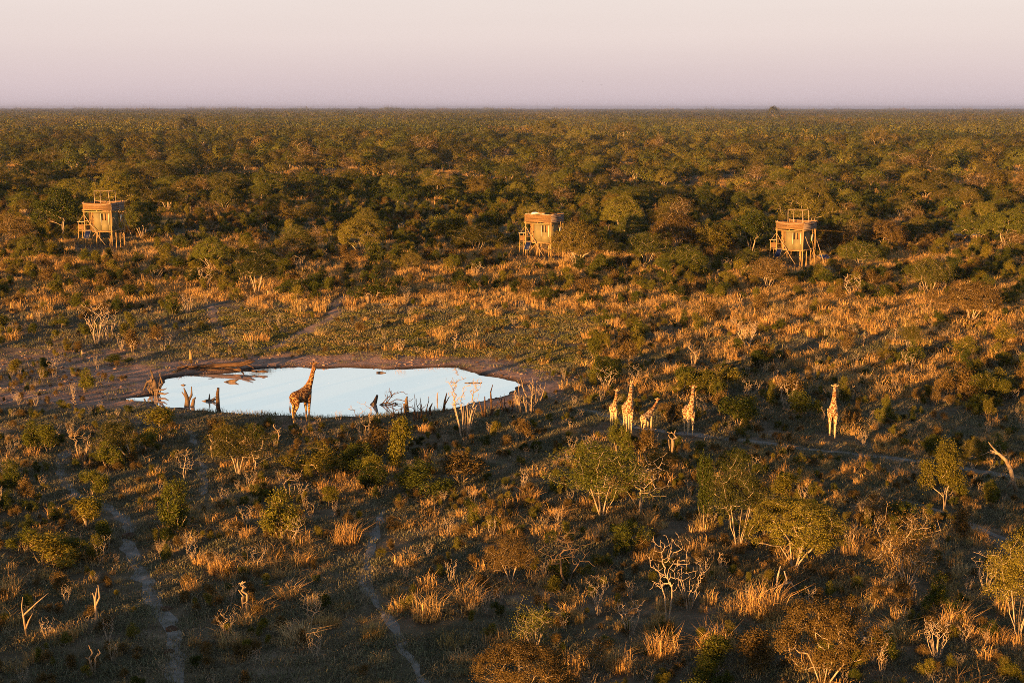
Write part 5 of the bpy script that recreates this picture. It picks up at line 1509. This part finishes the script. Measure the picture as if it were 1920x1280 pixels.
wood('driftwood_branch', 'small stick floating left in the waterhole', 'driftwood', (344, 722), [[(339, 0, 0, .04), (344, 1, 0, .08), (348, 0, 0, .04)]], 'dark', plane=WATER_Z)
tang = [[(676, 0, 0, .06), (688, 5, 0, .34), (697, 11, 0, .30), (703, 20, .1, .20), (708, 34, .1, .09)], [(680, -2, -.3, .1), (700, 2, -.2, .34), (722, 3, 0, .14)]]
g = np.random.default_rng(77)
def fork(x0, y0, d0, ang, L, r, lev):
    """crooked driftwood limb with forks, in photo pixels"""
    st = [(x0, y0, d0, r)]; x_, y_, d_ = x0, y0, d0
    for q in range(3):
        ang2 = ang + g.normal(0, .35); x_ += math.cos(ang2) * L / 3; y_ = max(y_ + math.sin(ang2) * L / 3, -4); d_ += g.normal(0, .12)
        st.append((x_, y_, d_, r * (1 - .2 * (q + 1))))
    tang.append(st)
    if lev < 2:
        for q in range(2): p = st[g.integers(1, 4)]; fork(p[0], p[1], p[2], ang + g.choice([-1, 1]) * g.uniform(.35, .9), L * g.uniform(.5, .8), r * .6, lev + 1)


for a in (.1, .35, .6, .9, -.05, .5): fork(698 + g.uniform(0, 14), g.uniform(2, 14), 0, a, g.uniform(26, 40), .075, 0)
wood('driftwood_tree', 'tangled brown driftwood tree lying at the near bank', 'driftwood', (705, 774), tang, 'log', part='branch')
wood('dead_post', 'dark broken post at the near bank right of driftwood', 'stump', (763, 778), [[(764, -2, 0, .22), (763, 12, 0, .17), (762, 30, 0, .12), (764, 36, 0, .05)], [(760, 2, 0, .14), (758, 22, 0, .09)]], 'dark')
wood('bare_shrub', 'reddish branching dead shrub on the near bank', 'shrub', (788, 786), snagg(788, 786, 8, 40, 50, 3), 'log', part='branch')
wood('dead_stump', 'short reddish stump right of the reddish dead shrub', 'stump', (807, 779), [[(807, 0, 0, .12), (806, 14, 0, .09), (811, 24, 0, .04)]], 'log')
wood('dead_stump', 'thin pale stem standing on near bank before the water', 'stump', (820, 766), [[(820, 0, 0, .07), (820, 28, 0, .05), (822, 32, 0, .02)]], 'bark')
wood('dead_stump', 'forked reddish stem left of the bleached vase shrub', 'stump', (833, 772), [[(832, 0, 0, .12), (834, 20, 0, .09), (838, 36, 0, .04)], [(833, 12, 0, .07), (843, 30, 0, .03)]], 'log')
wood('bare_shrub', 'dark stemmed shrub with upright poles at the near bank', 'shrub', (912, 782), [[(922, 0, 0, .10), (921, 30, 0, .08), (920, 48, 0, .06), (924, 62, 0, .03)], [(909, 0, 0, .12), (909, 40, 0, .04)], [(906, 0, 0, .1), (898, 32, 0, .03)], [(916, 0, 0, .1), (934, 28, 0, .03)]], 'log', part='branch')
wood('bare_shrub', 'cluster of brown dead stems at right end of the waterhole', 'shrub', (985, 775), snagg(985, 775, 16, 56, 62, 21), 'bark', part='branch')
wood('bare_shrub', 'second cluster of dead stems beyond the right end of the waterhole', 'shrub', (1002, 752), snagg(1002, 752, 10, 34, 48, 31), 'bark', part='branch')
wood('bare_shrub', 'low dark dead stems on the near bank left of the right end', 'shrub', (950, 772), snagg(950, 772, 8, 34, 34, 41), 'log', part='branch')
wood('bare_shrub', 'thin dead stems on the near bank beside the dark broken post', 'shrub', (742, 784), snagg(742, 784, 6, 26, 30, 51), 'log', part='branch')
wood('dead_stump', 'lone stump on the bare mud behind the waterhole', 'stump', (358, 675), [[(358, 0, 0, .22), (358, 12, 0, .16), (357, 20, 0, .05)]], 'pole')
wood('dead_stump', 'leaning stump on the left mud by a tiny bush', 'stump', (158, 676), [[(160, 0, 0, .18), (156, 10, 0, .14), (154, 20, 0, .05)]], 'bark')
wood('dead_stump', 'leaning short stick near the left edge mud', 'stump', (60, 695), [[(62, 0, 0, .14), (56, 10, 0, .10), (52, 18, 0, .04)]], 'bark')
wood('fallen_branch', 'white bleached log on the green bank', 'log', (727, 573), [[(703, 0, 0, .10), (720, 1, 0, .18), (740, 2, .1, .17), (750, 1, .1, .10)]], 'pale')
wood('fallen_branch', 'pale fallen branch by the low bush on left slope', 'log', (548, 556), [[(532, 0, 0, .08), (546, 6, 0, .10), (562, 8, 0, .05)]], 'pale')
wood('fallen_branch', 'thin straight branch floating at the right of the waterhole', 'driftwood', (888, 718), [[(871, 0, 0, .06), (888, 0, 0, .09), (904, 0, 0, .05)]], 'dark', plane=WATER_Z)
wood('driftwood_branch', 'small dark stick floating near the far bank', 'driftwood', (713, 699), [[(706, 0, 0, .12), (714, 1, 0, .10), (724, 0, 0, .04)]], 'dark', plane=WATER_Z)
wood('fallen_branch', 'orange lit fallen branch beside the dark patched giraffe hooves', 'log', (600, 802), [[(590, 0, 0, .05), (598, 4, 0, .09), (615, 2, 0, .05)]], 'pole')
wood('dead_tree', 'bent dead trunk arching left with a drooping tip', 'tree', (1902, 922), [[(1906, 0, 0, .14), (1898, 22, 0, .15), (1893, 42, 0, .14), (1882, 62, 0, .12), (1868, 74, 0, .10), (1852, 80, 0, .05)], [(1896, 24, 0, .1), (1890, 8, .2, .06)], [(1868, 74, 0, .08), (1856, 86, 0, .05), (1848, 96, 0, .02)], [(1872, 72, 0, .06), (1850, 76, .1, .03), (1838, 70, .1, .02)]], 'bark', part='branch')
P = at(1824, 880); plant('dome', 4, P, 62 / ppm(P), 48 / ppm(P), 'small round olive thorn tree under the bent dead trunk')
wood('dead_tree', 'two white broken sticks crossed above the lower grass', 'tree', (1470, 1110), [[(1456, 0, 0, .05), (1457, 30, 0, .06), (1462, 52, 0, .03)], [(1466, 8, 0, .05), (1474, 26, 0, .06), (1469, 42, 0, .03)], [(1458, 12, 0, .05), (1482, 20, 0, .06), (1494, 2, 0, .04)]], 'pale', part='branch')
wood('dead_tree', 'forked pale snag with lit tips in the lower left grass', 'tree', (178, 1182), [[(176, 0, 0, .07), (182, 30, 0, .07), (181, 60, 0, .06), (186, 84, 0, .02)], [(182, 50, 0, .05), (190, 66, 0, .05), (188, 90, 0, .02)], [(181, 55, 0, .05), (177, 74, 0, .02)]], 'bark', part='branch')
wood('dead_tree', 'grey leafless sapling at the far left bottom', 'tree', (50, 1195), [[(50, 0, 0, .06), (47, 36, 0, .05), (44, 60, 0, .03), (47, 80, 0, .015)], [(48, 15, 0, .05), (56, 34, 0, .04), (64, 48, 0, .015)], [(46, 44, 0, .04), (70, 66, .2, .03), (92, 84, .3, .015)]], 'bark', part='branch')

for i, (px, py, s_, lab) in enumerate([(310, 1142, .35, 'dark dung heap on the sandy trail, uppermost of three'), (322, 1180, .38, 'reddish dung heap on the sandy trail, largest of three'), (318, 1222, .28, 'small dung heap on the sandy trail, lowest of three'), (240, 1006, .5, 'reddish dung heap at the fork of the sandy trail')]):
    P = at(px, py); g = np.random.default_rng(900 + i); b = MB()
    n_, m_ = 12, 6; V = []
    for a in range(m_):
        r_ = math.cos(a / (m_ - 1) * math.pi / 2 * .96)
        for k in range(n_):
            th = k * 2 * math.pi / n_; jj = g.uniform(.75, 1.2)
            V.append((r_ * jj * math.cos(th) * s_, r_ * jj * math.sin(th) * s_, .45 * s_ * math.sin(a / (m_ - 1) * math.pi / 2) * g.uniform(.8, 1.2) - .02))
    V.append((0, 0, .42 * s_))
    Q = [(a * n_ + k, a * n_ + (k + 1) % n_, (a + 1) * n_ + (k + 1) % n_, (a + 1) * n_ + k) for a in range(m_ - 1) for k in range(n_)]
    T = [((m_ - 1) * n_ + k, (m_ - 1) * n_ + (k + 1) % n_, m_ * n_) for k in range(n_)]
    b.add(np.array(V), Q, T); o = b.build('dung_heap', M['dung'], loc=P + np.array([0, 0, .03])); tag(o, lab, 'dung', 'dung heaps on the trail')

CLOD = []
for i in range(3):
    g = np.random.default_rng(940 + i); bm = bmesh.new(); bmesh.ops.create_icosphere(bm, subdivisions=2, radius=1.0)
    for v_ in bm.verts: v_.co = v_.co * g.uniform(.75, 1.2); v_.co.z *= .55
    me = bpy.data.meshes.new('mud_clod'); bm.to_mesh(me); bm.free(); me.materials.append(M['red_sand'] if i else M['dung']); CLOD.append(me)
x = rng.uniform(-62, 20, 16000); y = rng.uniform(108, 172, 16000); sd = pond_sd(x, y); u, v = zone(x, y)
near_mud = sstep((9 - sd) / 6) + sstep((380 - u) / 120) * sstep((v - 630) / 30) * sstep((790 - v) / 30)
keep = (sd > .15) & (rng.random(len(x)) < .45 * np.minimum(near_mud, 1) * (vnoise(x / 2.5, y / 2.5, 95) > .4))
x, y = x[keep], y[keep]
scatter_object('mud_clods', np.stack([x, y, ground_z(x, y) + .01], -1), rng.uniform(0, 6.28, len(x)), .04 + .16 * rng.uniform(0, 1, len(x)) ** 3, rng.integers(0, 3, len(x)), proto_collection('clod_proto', CLOD), 'hoof churned clods of dry mud round the waterhole')
print('clods', len(x))

for px, py, dd, lab in ((1093, 153, 420, 'tiny dark bird in the sky, upper of two'), (1128, 160, 430, 'tiny dark bird in the sky, lower of two')):
    d_ = ray(px, py); P = d_ * dd + np.array([0, 0, CAM_H]); b = MB()
    b.tube([(-.3, 0, 0), (-.1, 0, .02), (.15, 0, .02), (.34, 0, 0)], [.02, .07, .07, .02], 7)
    b.add([(-.12, 0, .02), (.12, 0, .03), (.05, .28, .16), (-.1, .3, .16), (-.08, .6, .06)], [(0, 1, 2, 3)], [(3, 2, 4)])
    b.add([(-.12, 0, .02), (.12, 0, .03), (.05, -.28, .16), (-.1, -.3, .16), (-.08, -.6, .06)], [(3, 2, 1, 0)], [(4, 2, 3)])
    o = b.build('bird', M['feather'], loc=P); o.rotation_euler = (0, 0, 1.2); tag(o, lab, 'bird', 'birds in the sky')

# ------------------------------------------------------------------ evening haze over the plain
HAZE = 6.5e-5
hm, nt, out = new_mat('evening_haze')
pv = node(nt, 'ShaderNodeVolumePrincipled'); pv.inputs['Density'].default_value = HAZE
pv.inputs['Color'].default_value = (0.82, 0.80, 0.95, 1); pv.inputs['Anisotropy'].default_value = 0.7
nt.links.new(pv.outputs[0], out.inputs['Volume'])
b = MB(); lo, hi = np.array([-17500, -800, -6.0]), np.array([17500, 23000, 44.0]); b.box((lo + hi) / 2, hi - lo)
tag(b.build('haze', hm), 'thin lilac evening haze over the plain', kind='stuff')
